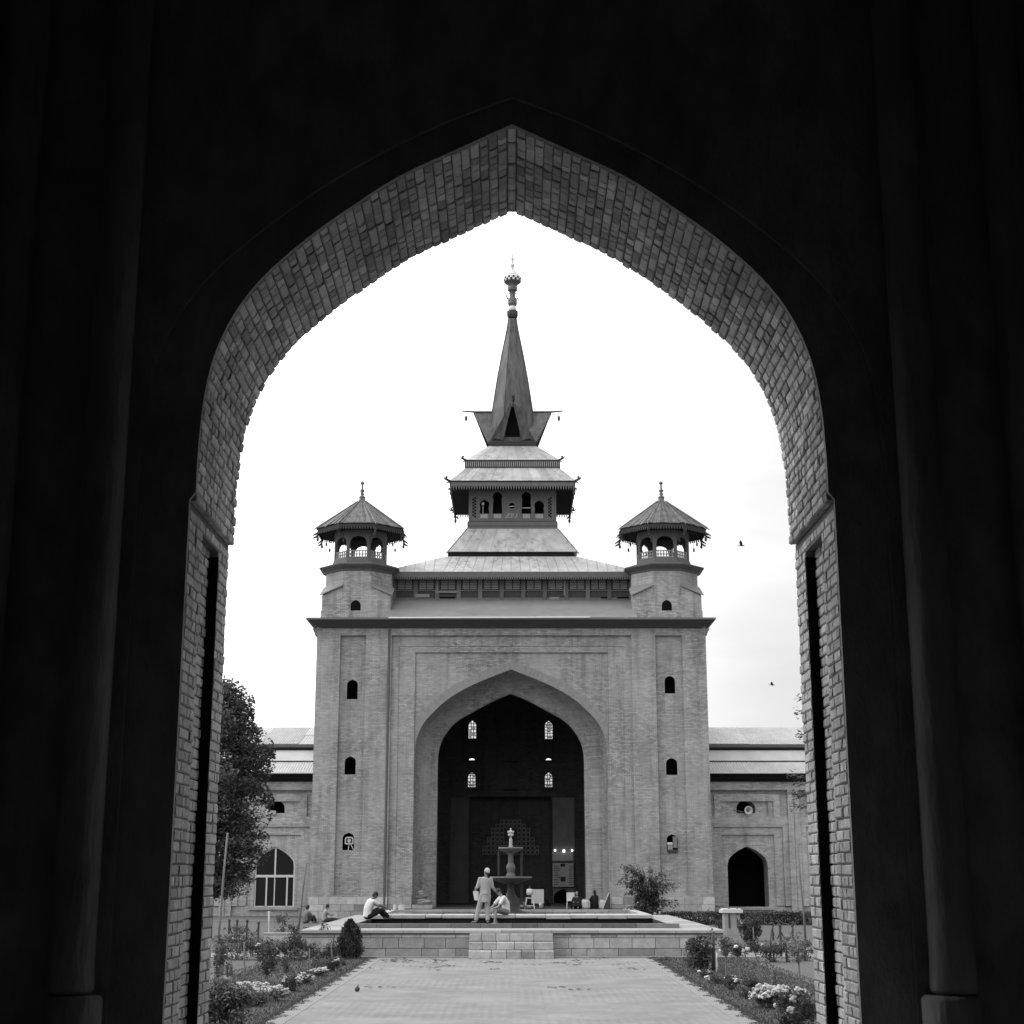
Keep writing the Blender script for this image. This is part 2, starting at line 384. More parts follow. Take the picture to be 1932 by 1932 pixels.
def bez(pts, n=6):
    """smooth a polyline through its points (Catmull-Rom)"""
    out = []
    P = [pts[0]] + list(pts) + [pts[-1]]
    for i in range(1, len(P) - 2):
        for k in range(n):
            t = k / n; a, b, c, d_ = P[i - 1], P[i], P[i + 1], P[i + 2]
            out.append(tuple(.5 * (2 * b[j] + (c[j] - a[j]) * t + (2 * a[j] - 5 * b[j] + 4 * c[j] - d_[j]) * t * t + (3 * b[j] - a[j] - 3 * c[j] + d_[j]) * t ** 3) for j in range(len(b))))
    out.append(tuple(pts[-1])); return out
def arch_pts(w_, zs, zt, n=8, k=.55):
    """right half of a four-centred arch from (w,zs) up to (0,zt) then mirrored: full list left foot to right foot"""
    h = zt - zs; half = [(w_, zs), (w_ * .965, zs + h * .28), (w_ * .83, zs + h * .50), (w_ * .55, zs + h * .73), (w_ * .25, zs + h * .90), (0, zt)]
    half = bez(half, max(1, n // 4))
    return [(-x, z) for x, z in half] + half[::-1][1:]

# ================================================================ THE SETTING
gm = MB(); gm.add([(-900, -60, 0), (900, -60, 0), (900, 1500, 0), (-900, 1500, 0)], [(0, 1, 2, 3)]).build('ground', 'earth').location.z = -.02
tag(bpy.data.objects['ground'], kind='structure')
PX = 4.2
sheet = MB(); sheet.box(-PX, PX, 13.0, 46.9, -.05, .012); tag(sheet.build('path', 'path'), kind='structure')
# border of pale kerb blocks with a ragged edge, part of the paving
kb = MB()
for s in (-1, 1):
    y = 13.5
    while y < 46.4:
        l_ = R.uniform(.3, .5); kb.box(s * (PX - .34), s * (PX + R.uniform(.0, .12)), y, y + l_ - .02, -.04, .018, R.random()); y += l_
tag(kb.build('path_kerb', 'paleearth'), kind='structure')
for s, nm in ((-1, 'lawn_left'), (1, 'lawn_right')):
    g = MB(); g.box(s * (PX + .02), s * 60, 13, 47.2, -.05, .006); tag(g.build(nm, 'verge'), kind='structure')
    g = MB(); g.box(s * 6.9, s * 60, 23.6, 47.0, -.04, .012); tag(g.build(nm + '_mown', 'lawn'), kind='structure')
    g = MB(); g.box(s * 8.2, s * 60, 47.6, 84, -.04, .010); tag(g.build(nm + '_far', 'lawn'), kind='structure')
    g = MB(); g.box(s * 6.6, s * 30, 47.25, 49.6, -.05, .02); tag(g.build('cross_path_' + ('left' if s < 0 else 'right'), 'paleearth'), kind='structure')
g = MB(); g.box(-30, 30, 80.5, 91.2, -.05, .03); tag(g.build('forecourt', 'earth'), kind='structure')

# ================================================================ GATEWAY (the dark hall the picture is taken from)
YN, YF, WJ, FL = 10.57, 12.1, 2.33, .9
gate = empty('gateway', (0, 11.3, 0), 'dark brick gateway whose pointed arch frames the courtyard', 'gateway')
def GP(mb, name, mt, **k):
    o = mb.build(name, mt, gate, **k); o.location = (0, -11.3, 0); return o
ARC = [(-2.286, 5.12), (-2.286, 5.45), (-2.265, 5.85), (-2.205, 6.2), (-2.075, 6.53), (-1.87, 6.83), (-1.56, 7.135), (-1.245, 7.385), (-.87, 7.65), (-.48, 7.85), (0, 8.09)]
ARC = bez(ARC, 4); ARC = ARC + [(-x, z) for x, z in ARC[::-1][1:]]
# core of the wall (behind the brick lining)
def off(p, dlt):
    out = []
    for i, (x, z) in enumerate(p):
        a = p[max(i - 1, 0)]; b = p[min(i + 1, len(p) - 1)]; t = Vector((b[0] - a[0], b[1] - a[1])).normalized()
        out.append((x - t.y * dlt, z + t.x * dlt))
    return out
core = off(ARC, .14)
TOPZ = 12.5
notch = [(-WJ - .14, -.1)] + [(-WJ - .14, 5.0)] + core + [(WJ + .14, 5.0), (WJ + .14, -.1)]
outer = [(-9, -.1), (-9, TOPZ), (9, TOPZ), (9, -.1)] + notch[::-1]
GP(MB().plate(outer, (), YN + .004, YF - .004), 'outer_wall', 'gbrick')
# mortar bed just behind the brick faces
mo = MB()
arm = off(ARC, .016)
for i in range(len(arm) - 1):
    (x0, z0), (x1, z1) = arm[i], arm[i + 1]
    mo.add([(x0, YN, z0), (x0, YF, z0), (x1, YF, z1), (x1, YN, z1)], [(0, 1, 2, 3)])
for s in (-1, 1):
    X = s * (WJ + .007); Xr = s * (WJ + .09)
    mo.box(X, X + s * .1, YN, 11.04, .0, 5.12); mo.box(X, X + s * .1, 11.702, YF, .0, 5.12); mo.box(Xr, Xr + s * .05, 11.03, 11.71, .0, 5.0); mo.box(X, X + s * .1, 11.04, 11.70, 4.98, 5.12)
GP(mo, 'mortar_bed', 'mortar')
for s in (-1, 1): GP(MB().box(s * (WJ + .002), s * (WJ + .12), 11.66, 11.695, .0, 4.93), 'slot_shade_strip', 'black')  # black strip added to paint the shade on the slot's return face
def brick(mb, o, u, v, w_, lu, lv, lw, tone, ch=.008):
    """a worn brick: o corner, u v along the face, w outwards"""
    o = Vector(o); u = Vector(u); v = Vector(v); w_ = Vector(w_)
    j = [R.uniform(-.004, .004) for _ in range(8)]
    P = []
    for (a, b) in ((0, 0), (1, 0), (1, 1), (0, 1)): P.append(o + u * (lu * a) + v * (lv * b) - w_ * .10)
    for (a, b) in ((0, 0), (1, 0), (1, 1), (0, 1)): P.append(o + u * (lu * a) + v * (lv * b) + w_ * (lw - ch))
    i = 0
    for (a, b) in ((ch, ch), (lu - ch, ch), (lu - ch, lv - ch), (ch, lv - ch)):
        P.append(o + u * (a + j[i]) + v * (b + j[i + 1] * .5) + w_ * (lw + j[i + 1] * .6)); i += 2
    mb.add(P, [(4, 5, 9, 8), (5, 6, 10, 9), (6, 7, 11, 10), (7, 4, 8, 11), (8, 9, 10, 11), (0, 1, 5, 4), (1, 2, 6, 5), (2, 3, 7, 6), (3, 0, 4, 7)], tone)
def fill(mb, y0, y1, row, place):
    """lay one course of bricks between two depths"""
    y = y0; first = True
    while y < y1 - .005:
        l_ = R.choice((.235, .17, .115, .115, .10, .125)) * R.uniform(.93, 1.07) if not first else (.235 if row % 2 else .115)
        first = False
        if y1 - (y + l_) < .07: l_ = y1 - y
        place(y, l_ - .009); y += l_
COURSE = .0785
for s in (-1, 1):
    jb = MB(); z = .05; row = 0
    while z + COURSE < 5.12:
        rec = z < 4.93
        segs = [(YN, 11.04, 0), (11.04, 11.70, .076), (11.70, YF, 0)] if rec else [(YN, YF, 0)]
        for (a, b, dd) in segs:
            a2 = a + (R.uniform(-.02, .03) if dd else 0)
            b2 = b + (R.uniform(-.008, .010) if b == YF else (R.uniform(-.004, .03) if (not dd and rec) else 0))
            def pl(y, l_, dd=dd): brick(jb, (s * (WJ + dd), y, z), (0, 1, 0), (0, 0, 1), (-s, 0, 0), l_, COURSE - R.uniform(.007, .012), R.uniform(-.004, .007), min(1, max(0, R.gauss(.5, .17))))
            fill(jb, a2, b2, row, pl)
        z += COURSE; row += 1
    GP(jb, 'brick_jamb', 'gbrick')
# arch lining of radial courses
ab = MB(); row = 0
pts = [Vector(p) for p in ARC]; seg = [(pts[i + 1] - pts[i]).length for i in range(len(pts) - 1)]; tot_l = sum(seg)
def arcat(t):
    i = 0
    while i < len(seg) - 1 and t > seg[i]: t -= seg[i]; i += 1
    q = pts[i].lerp(pts[i + 1], min(1, t / seg[i])); return q, (pts[i + 1] - pts[i]).normalized()
ncr = int(tot_l / COURSE); cr = tot_l / ncr
for r_ in range(ncr):
    q, tg = arcat(r_ * cr + .002); q2, _ = arcat((r_ + 1) * cr - .002); tg = (q2 - q).normalized(); lv = (q2 - q).length - R.uniform(.004, .009)
    lv = min(lv, COURSE - .004)
    wv = (tg.y, 0, -tg.x)                        # towards the opening
    def pl(y, l_): brick(ab, (q.x, y, q.y), (0, 1, 0), (tg.x, 0, tg.y), wv, l_, lv, R.uniform(-.005, .008), (1.0 if R.random() < .06 else min(1, max(0, R.gauss(.45, .22)))), .009)
    fill(ab, YN, YF + R.uniform(-.008, .008), r_, pl)
GP(ab, 'brick_arch', 'gbrick')
# inner plaster wall, a larger blind arch in front of it, hall walls, vault and floor
bl = arch_pts(2.60, 5.2, 8.45, 12)
n1 = [(-WJ - .0, -.1), (-WJ, 5.12)] + off(ARC, .0)[1:-1] + [(WJ, 5.12), (WJ, -.1)]
GP(MB().plate([(-4.4, -.1), (-4.4, 11), (4.4, 11), (4.4, -.1)] + n1[::-1], (), YN - .05, YN - .002), 'inner_wall', 'plaster_dark')
big = arch_pts(2.70, 5.4, 8.30, 16)
GP(MB().plate([(-4.4, -.1), (-4.4, 11), (4.4, 11), (4.4, -.1)] + ([(-2.70, -.1)] + big + [(2.70, -.1)])[::-1], (), 10.485, YN - .054), 'blind_arch', 'plaster_dark')
hall = MB()
for s in (-1, 1):
    hall.box(s * 4.38, s * 4.7, -5, 10.6, -.1, 11)
hall.box(-4.7, 4.7, -5.3, -5.0, -.1, 11); hall.box(-4.7, 4.7, -5.3, 10.6, 10.9, 11.2)
GP(hall, 'hall_wall', 'hall_bounce')
for s in (-1, 1):
    # engaged round shafts on plinths: they catch the light that enters
    for (xc, yc, r0, zb) in ((2.91, 10.34, .15, 1.72), (3.70, 10.34, .16, 1.72)):
        c_ = MB(); c_.lathe([(r0 * .9, zb), (r0 * 1.05, zb + .03), (r0, zb + .2), (r0, 10.0), (r0, 10.89)], s * xc, yc, 20)
        GP(c_, 'shaft', 'plaster_shaft', smooth=True)
    c_ = MB(); c_.lathe([(.19, .9), (.19, 1.69), (.17, 1.718)], s * 2.88, 10.33, 24); c_.lathe([(.2, .9), (.2, 1.69), (.17, 1.718)], s * 3.68, 10.33, 24)
    for m_ in c_.pieces(.01): GP(m_, 'plinth', 'plaster_shaft', smooth=True)
GP(MB().box(-4.7, 4.7, -5.3, 12.6, .3, .9), 'floor_slab', 'hall_bounce')
st_ = MB()
for k in range(4): st_.box(-3.2, 3.2, 12.1 + .35 * k, 12.1 + .35 * (k + 1), 0, .72 - .2 * k, R.random())
GP(st_, 'gate_steps', 'stone')
GP(MB().box(-9.3, 9.3, -6.5, 12.5, TOPZ, TOPZ + .3), 'roof', 'tin')
gw = MB()
for s in (-1, 1): gw.box(s * 8.6, s * 9, -6, 10.6, 0, TOPZ)
gw.box(-9, 9, -6.2, -6, 0, TOPZ)
[GP(m_, 'side_wall', 'gbrick') for m_ in gw.pieces(-.01)]

# ================================================================ MOSQUE: portal block
BC = -.06; YB = 86.0; BW = 11.22
mosq = empty('iwan_portal', (BC, YB, 0), 'tall brick portal block with a deep pointed arch below the stacked spire', 'mosque portal')
def BP(mb, name, mt, parent=None, **k):
    o = mb.build(name, mt, parent or mosq, **k)
    if parent is None: o.location = (-BC, -YB, 0)
    return o
def BPE(mb, name, mt, gap=.03):
    for m_ in mb.pieces(gap): BP(m_, name, mt)
def BX(px, py, Y=YB): return at(px, py, Y)[0]
zt = zz(1172, YB)
def fz(py, Y=YB): return zz(py, Y)
arch_out = bez([(-5.47, 7.5), (-5.47, 9.0), (-5.36, 9.95), (-4.98, 10.8), (-4.4, 11.45), (-3.62, 12.15), (-2.42, 12.87), (-.88, 13.53), (0, 13.86)], 4)
arch_out = [(x + BC, z) for x, z in arch_out]; arch_out = arch_out + [(2 * BC - x, z) for x, z in arch_out[::-1][1:]]
arch_in_half = bez([(-4.28, 7.0), (-4.27, 8.9), (-4.13, 9.80), (-3.75, 10.52), (-3.15, 11.15), (-2.12, 11.75), (-.93, 12.38), (0, 12.76)], 4)
# resample so both outlines have the same number of points
def resample(p, n):
    P_ = [Vector(a) for a in p]; L_ = [0]
    for i in range(len(P_) - 1): L_.append(L_[-1] + (P_[i + 1] - P_[i]).length)
    out = []
    for k in range(n):
        t = L_[-1] * k / (n - 1); i = 0
        while i < len(P_) - 2 and L_[i + 1] < t: i += 1
        out.append(tuple(P_[i].lerp(P_[i + 1], (t - L_[i]) / max(1e-6, L_[i + 1] - L_[i]))))
    return out
FLZ = fz(1714)                                             # floor level inside
ao_half = [(-5.47 + BC, FLZ)] + [(x, z) for x, z in arch_out[:len(arch_out) // 2 + 1]]
ai_half = [(-4.30 + BC, FLZ)] + [(x + BC, z) for x, z in arch_in_half]
NA = 41
ao = resample(ao_half, NA); ai = resample(ai_half, NA)
ao = ao + [(2 * BC - x, z) for x, z in ao[::-1][1:]]; ai = ai + [(2 * BC - x, z) for x, z in ai[::-1][1:]]
def sm(x, z): return (2 * BC - x, z)
def win(cx, cz, w_, h_, k=.34):                             # small pointed opening
    a = w_ / 2; zs = cz + h_ / 2 - w_ * k * 1.25; zb = cz - h_ / 2
    return [(cx - a, zb), (cx - a, zs), (cx - a * .82, zs + w_ * k * .65), (cx - a * .45, zs + w_ * k), (cx, cz + h_ / 2), (cx + a * .45, zs + w_ * k), (cx + a * .82, zs + w_ * k * .65), (cx + a, zs), (cx + a, zb)]
wins = []
for (px, y0, y1, wpx) in ((664.5, 1282, 1319, 20.5), (660.5, 1427, 1461, 20.5), (657, 1571, 1604, 21.5), (1264, 1275, 1308, 19.5), (1267.5, 1430, 1462, 21), (1268.5, 1574, 1606, 20)):
    x, z0 = at(px, y1, YB); x, z1 = at(px, y0, YB); _ = at(px, (y0 + y1) / 2, YB)[0]
    wins.append((_, (z0 + z1) / 2, wpx * YB / FPX, z1 - z0))
wall = MB()
fr_l, fr_t = BX(736, 1400), fz(1199.5); in_l, in_t = BX(781, 1400), fz(1230.8)
fr_r, in_r = BX(1194, 1400), BX(1149.5, 1400)
pl_l = (BX(640.5, 1300), BX(689.5, 1300)); pl_r = (BX(1237.5, 1300), BX(1288.5, 1300)); zdado = fz(1690)
lay1 = [(-BW, -.1), (-BW, zt), (BW + BC, zt), (BW + BC, -.1), (fr_r, -.1), (fr_r, fr_t), (fr_l, fr_t), (fr_l, -.1)]
holes = [[(a, zdado), (b, zdado), (b, fr_t), (a, fr_t)] for a, b in (pl_l, pl_r)]
wall.plate(lay1, holes, YB - .20, YB)
lay1b = [(fr_l - .3, -.1), (fr_l - .3, fr_t + .3), (fr_r + .3, fr_t + .3), (fr_r + .3, -.1), (BX(1178, 1400), -.1), (BX(1178, 1400), fz(1219)), (BX(750, 1400), fz(1219)), (BX(750, 1400), -.1)]
wall.plate(lay1b, (), YB + .002, YB + .045)
wh = [win(*q) for q in wins]
lay2 = [(-BW, -.1), (-BW, zt), (BW + BC, zt), (BW + BC, -.1), (in_r, -.1), (in_r, in_t), (in_l, in_t), (in_l, -.1)]
wall.plate(lay2, wh, YB + .046, YB + .16)
lay3 = [(in_l - .3, -.1), (in_l - .3, in_t + .3), (in_r + .3, in_t + .3), (in_r + .3, -.1)] + ao[::-1]
lay3[3] = (in_r + .3, FLZ - .02); lay3[0] = (in_l - .3, FLZ - .02)
wall.plate(lay3, (), YB + .161, YB + .30)
BP(wall, 'front_wall', 'brick')
# curved reveal between the outer and the inner outline of the arch
rv = MB(); K = 12; rows = []
for i in range(K + 1):
    a = (pi / 2) * i / K; ins = (1 - cos(a)) ** 1.25; dep = .30 + 2.3 * sin(a) ** .9
    rows.append([(ao[j][0] + (ai[j][0] - ao[j][0]) * ins, YB + dep, ao[j][1] + (ai[j][1] - ao[j][1]) * ins) for j in range(len(ao))])
rows.append([(x, YB + 2.95, z) for x, z in ai])
nn_ = len(ao); vv = [p for r_ in rows for p in r_]
ff = [(i * nn_ + j, (i + 1) * nn_ + j, (i + 1) * nn_ + j + 1, i * nn_ + j + 1) for i in range(len(rows) - 1) for j in range(nn_ - 1)]
rv.add(vv, ff); BP(rv, 'arch_reveal', 'brick', smooth=True)
# voussoir ring: bricks on edge, standing a hair proud round the arch
vr = MB(); o2 = off(ao[4:-4], .50); o1 = ao[4:-4]
for i in range(len(o1) - 1):
    for k in range(7):
        t0, t1 = k / 7, (k + 1) / 7 - .03
        P4 = [(o1[i][0] + (o1[i + 1][0] - o1[i][0]) * t0, o1[i][1] + (o1[i + 1][1] - o1[i][1]) * t0), (o1[i][0] + (o1[i + 1][0] - o1[i][0]) * t1, o1[i][1] + (o1[i + 1][1] - o1[i][1]) * t1)]
        Q4 = [(o2[i][0] + (o2[i + 1][0] - o2[i][0]) * t0, o2[i][1] + (o2[i + 1][1] - o2[i][1]) * t0), (o2[i][0] + (o2[i + 1][0] - o2[i][0]) * t1, o2[i][1] + (o2[i + 1][1] - o2[i][1]) * t1)]
        yf = YB + .15
        if Q4[0][1] < 9.2: continue
        q = [(max(in_l + .02, min(in_r - .02, a)), b) for a, b in (P4[0], Q4[0], Q4[1], P4[1])]
        vr.add([(a, yf, b) for a, b in q] + [(a, YB + .2, b) for a, b in q], [(0, 3, 2, 1), (0, 1, 5, 4), (1, 2, 6, 5), (2, 3, 7, 6), (3, 0, 4, 7)], min(1, max(0, R.gauss(.5, .2))))
MT['vous'] = mat('voussoir_brick', .245, .9, .25, 7, tone=.15, amp2=.1, scale2=.4)
BP(vr, 'voussoir_ring', 'vous')
# windows: dark recesses behind the small openings
for q in wins:
    wd = MB(); wd.box(q[0] - q[2] * .7, q[0] + q[2] * .7, YB + .9, YB + 1.0, q[1] - q[3] * .6, q[1] + q[3] * .6)
    for s in (-1, 1): wd.box(q[0] + s * q[2] * .62, q[0] + s * q[2] * .7, YB + .17, YB + .9, q[1] - q[3] * .6, q[1] + q[3] * .6)
    wd.box(q[0] - q[2] * .7, q[0] + q[2] * .7, YB + .17, YB + 1, q[1] + q[3] * .6, q[1] + q[3] * .66); wd.box(q[0] - q[2] * .7, q[0] + q[2] * .7, YB + .17, YB + 1, q[1] - q[3] * .6, q[1] - q[3] * .54)
    BP(wd, 'window', 'black')
# body of the block: sides, back, inner hall
body = MB()
YR = YB + 17.0
for s in (-1, 1):
    body.box(BC + s * BW - .25 * (s > 0), BC + s * BW + .25 * (s < 0), YB + .161, YR + 1, -.1, zt)
BPE(body, 'side_wall', 'brick')
hl = MB()
for s in (-1, 1): hl.box(BC + s * 6.2, BC + s * 6.5, YB + .4, YR, FLZ - .3, 14.6)
for s in (-1, 1): hl.plate([(BC + s * 4.25, FLZ), (BC + s * 6.4, FLZ), (BC + s * 6.4, 14.5), (BC + s * 4.25, 14.5)], (), YB + 2.86, YB + 2.98)
top_in = [(x, z) for x, z in ai if z > 8.8]
hl.plate([(BC - 4.4, 14.5), (BC + 4.4, 14.5)] + [(BC + 4.4, top_in[-1][1])] + top_in[::-1] + [(BC - 4.4, top_in[0][1])], (), YB + 2.88, YB + 3.0)
hl.box(BC - 6.4, BC + 6.4, YB + .4, YR, 14.2, 14.6)
# back wall with its windows
YK = YB + 16.0
def kx(px, py): return at(px, py, YK)
bh = []; stw = []
for (px, y0, y1, wp) in ((891, 1359, 1394, 14), (1035.5, 1359.5, 1395, 14), (889.8, 1457, 1486, 13.5), (1035.2, 1457, 1486, 13.5)):
    x, za = kx(px, y1); _, zb_ = kx(px, y0); w_ = wp * YK / FPX
    pg = win(x, (za + zb_) / 2, w_, zb_ - za, .5); bh.append(pg); stw.append((x, (za + zb_) / 2, w_, zb_ - za))
cres = []
for px in (890, 1035):
    x, za = kx(px, 1434); w_ = 12 * YK / FPX; pg = [(x - w_ / 2, za), (x - w_ * .35, za + w_ * .22), (x, za + w_ * .33), (x + w_ * .35, za + w_ * .22), (x + w_ / 2, za)]
    bh.append(pg)
zr = kx(966, 1503)[1]; nl, nr = kx(886, 1600)[0], kx(1040, 1600)[0]
bh.append([(nl, FLZ), (nl, zr), (nr, zr), (nr, FLZ)])
bh[-1] = [(nl, FLZ + .02), (nl, zr), (nr, zr), (nr, FLZ + .02)]
hl.plate([(BC - 6.3, FLZ), (BC - 6.3, 14.4), (BC + 6.3, 14.4), (BC + 6.3, FLZ)], bh, YK, YK + .3)
hl.box(nl - .2, nr + .2, YK + 1.2, YK + 1.4, FLZ, zr + .2); hl.box(nl - .15, nl, YK + .3, YK + 1.3, FLZ, zr + .2); hl.box(nr, nr + .15, YK + .3, YK + 1.3, FLZ, zr + .2); hl.box(nl - .15, nr + .15, YK + .3, YK + 1.3, zr, zr + .2)
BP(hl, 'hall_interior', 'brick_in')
for (x, z, w_, h_) in stw:
    tr = MB(); n_ = 0
    pat = R.randint(0, 1)
    for i in range(1, 3): tr.box(x - w_ / 2 + w_ * i / 3 - .025, x - w_ / 2 + w_ * i / 3 + .025, YK + .1, YK + .16, z - h_ / 2, z + h_ * .46)
    k = 0; zz0 = z - h_ / 2
    while zz0 < z + h_ * .42:
        tr.box(x - w_ / 2, x + w_ / 2, YK + .1, YK + .155, zz0, zz0 + .045)
        for i in range(3):
            if R.random() < .55:
                cx_ = x - w_ / 2 + w_ * (i + .5) / 3; tr.lathe([(.01, 0), (.01, .0)], 0, 0, 3) if False else tr.ell((cx_, YK + .12, zz0 + .13), (.055, .02, .055), 6, 4)
        zz0 += .2
    o = BP(tr, 'window_tracery', 'black')
    g = MB(); g.add([(x - w_ / 2, YK + .2, z - h_ / 2), (x + w_ / 2, YK + .2, z - h_ / 2), (x + w_ / 2, YK + .2, z + h_ / 2), (x - w_ / 2, YK + .2, z + h_ / 2)], [(0, 1, 2, 3)]); BP(g, 'window_pane', 'stained')
for px, py in ((891, 1399), (1035, 1399), (890, 1436), (1035, 1436), (890, 1490), (1035, 1490), (963, 1397), (963, 1436), (963, 1488)):
    x, z = kx(px, py); lg = MB(); lg.box(x - .5, x + .5, YK - .35, YK - .002, z - .06, z + .03); BP(lg, 'ledge', 'wood_dark')
# stepped lattice of the niche
jl = MB(); cx_ = kx(963.5, 1600)[0]; cell = 8.1 * YK / FPX; zb_ = kx(963, 1612)[1]
for r_, hw in enumerate((6.5, 6.5, 5.5, 5.5, 4.5, 4.0, 3.0, 2.0)):
    n_ = int(hw * 2) if int(hw * 2) % 2 else int(hw * 2) + 1
    for k in range(-(n_ // 2), n_ // 2 + 1):
        if abs(k) <= 1 and r_ in (3, 4, 5): continue
        X = cx_ + k * cell; Z = zb_ + r_ * cell * .98; t = cell * .14
        q = [(X - cell / 2 + .02, Z), (X + cell / 2 - .02, Z), (X + cell / 2 - .02, Z + cell * .94), (X - cell / 2 + .02, Z + cell * .94)]
        h_ = [(X - cell / 2 + .02 + t, Z + t), (X + cell / 2 - .02 - t, Z + t), (X + cell / 2 - .02 - t, Z + cell * .94 - t), (X - cell / 2 + .02 + t, Z + cell * .94 - t)]
        jl.plate(q, [h_], YK + .55, YK + .60)
BP(jl, 'niche_lattice', 'jaali')
# pilaster panels lighter than the niche, arch recess in the right one
pn = MB()
xa, xb = kx(1043, 1600)[0], kx(1084, 1600)[0]
xc_ = kx(1061, 1600)[0]; aw = 16.5 * YK / FPX
da = arch_pts(aw, kx(1, 1694)[1], kx(1, 1681)[1] + .12, 8); da = [(x + xc_, z) for x, z in da]
pn.plate([(xa, FLZ), (xa, kx(1, 1505)[1]), (xb, kx(1, 1505)[1]), (xb, FLZ)] + ([(da[0][0], FLZ)] + da + [(da[-1][0], FLZ)])[::-1], (), YK - .10, YK - .003)
pn2 = MB(); pn2.plate([(kx(850, 1600)[0], FLZ), (kx(850, 1600)[0], kx(1, 1505)[1]), (kx(884, 1600)[0], kx(1, 1505)[1]), (kx(884, 1600)[0], FLZ)], (), YK - .10, YK - .003)
BP(pn2, 'wall_panel', 'hall_dim'); BP(pn, 'wall_panel', 'hallpanel')
BP(MB().plate([(da[0][0], FLZ)] + da + [(da[-1][0], FLZ)], (), YK - .04, YK - .006), 'dark_archway', 'black')
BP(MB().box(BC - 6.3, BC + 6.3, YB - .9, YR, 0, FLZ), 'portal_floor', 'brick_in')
BP(MB().box(BC - 5.6, BC + 5.6, YB - 1.3, YB - .9, 0, FLZ * .5), 'portal_step', 'brick_in')
# ashlar dado on the piers
dd_ = MB()
for (xa, xb) in ((-BW - .04, fr_l + .02), (fr_l + .03, in_l), (in_r, fr_r - .03), (fr_r - .02, BW + .0)):
    yb = YB - .23 if xa < fr_l - 1 or xb > fr_r + 1 else YB - .03
    z = 0; row = 0; hts = (.42, .36, .40, .34, .36)
    for h_ in hts:
        if z > fz(1690) - .1: break
        x = xa
        while x < xb - .05:
            l_ = min(R.uniform(.5, 1.1), xb - x)
            if xb - x - l_ < .25: l_ = xb - x
            dd_.box(x + .008, x + l_ - .008, yb - R.uniform(0, .012), YB + .14, z + .008, z + h_ - .008, min(1, max(0, R.gauss(.5, .28)))); x += l_
        z += h_
BPE(dd_, 'stone_dado', 'dado')
# cornice and front eave
YE = YB - 1.05
ze = zz(1165, YE)
ec = MB()
xw = BX(578, 1165, YE) - BC
ec.plate([(0, 0)], ()) if False else None
def eave_ring(mb, hx, hy, cy, z, prof, tone=.5):
    """prof: list of (outset, dz) — a moulded cornice running round a rectangle"""
    for (o0, z0), (o1, z1) in zip(prof[:-1], prof[1:]): mb.frust(BC, cy, hx + o0, hy + o0, z + z0, hx + o1, hy + o1, z + z1, tone)
hy = 8.6; cyb = YB + hy
ec2 = MB(); eave_ring(ec2, BW, hy, cyb, fz(1187), [(.11, -.34), (.11, -.20), (.16, -.18), (.16, -.08), (.22, -.06), (.24, .0)]); BP(ec2, 'cornice', 'brick')
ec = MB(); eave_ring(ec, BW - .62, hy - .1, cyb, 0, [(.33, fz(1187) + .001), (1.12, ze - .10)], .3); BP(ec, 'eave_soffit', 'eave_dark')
ef = MB(); eave_ring(ef, BW - .62, hy - .1, cyb, 0, [(1.12, ze - .098), (1.14, ze + .0)]); BP(ef, 'eave_edge', 'tin')
YCL = YB + 3.0
zc0, zc1 = zz(1131, YCL), zz(1083, YCL)
xs_l = 9.1
sk = MB(); xi = 7.25; zlo = ze + .22; yb2 = cyb + hy + 1
for (xa_, xb_, y1_, z1_) in ((-xi, xi, YCL, zc0), (-BW - .50, -xi + .01, YCL + 2, zlo), (xi - .01, BW + .50, YCL + 2, zlo)):
    sk.add([(BC + xa_, YE, ze + .002), (BC + xb_, YE, ze + .002), (BC + xb_, y1_, z1_), (BC + xa_, y1_, z1_)], [(0, 1, 2, 3)])
for s in (-1, 1):
    sk.add([(BC + s * xi, YE, ze + .002), (BC + s * xi, YCL, zc0), (BC + s * xi, YCL, ze)], [(0, 1, 2)])
    sk.add([(BC + s * (BW + .50), YE, ze + .002), (BC + s * (BW + .50), yb2, ze + .002), (BC + s * xi, yb2, zlo + .4), (BC + s * xi, YCL + 2, zlo + .4)], [(0, 1, 2, 3)])
sk.add([(BC - xi, YCL, zc0), (BC + xi, YCL, zc0), (BC + xi, yb2, zc0 - .6), (BC - xi, yb2, zc0 - .6)], [(0, 1, 2, 3)])
BP(sk, 'skirt_roof', 'tin')
gt = MB(); gx0 = BX(733, 1166, YE); gt.tube([(gx0, YE - .05, ze - .03), (BC + 4.5, YE - .05, ze + .0)], .05, 6); BP(gt, 'gutter', 'metal_light')
dp = MB(); gx1 = BX(731, 1400, YB - .1); dp.tube([(gx0 + .05, YE - .02, ze - .05), (gx1, YB - .2, ze - .35), (gx1, YB - .2, .2)], .075, 8); BP(dp, 'downpipe', 'eave')
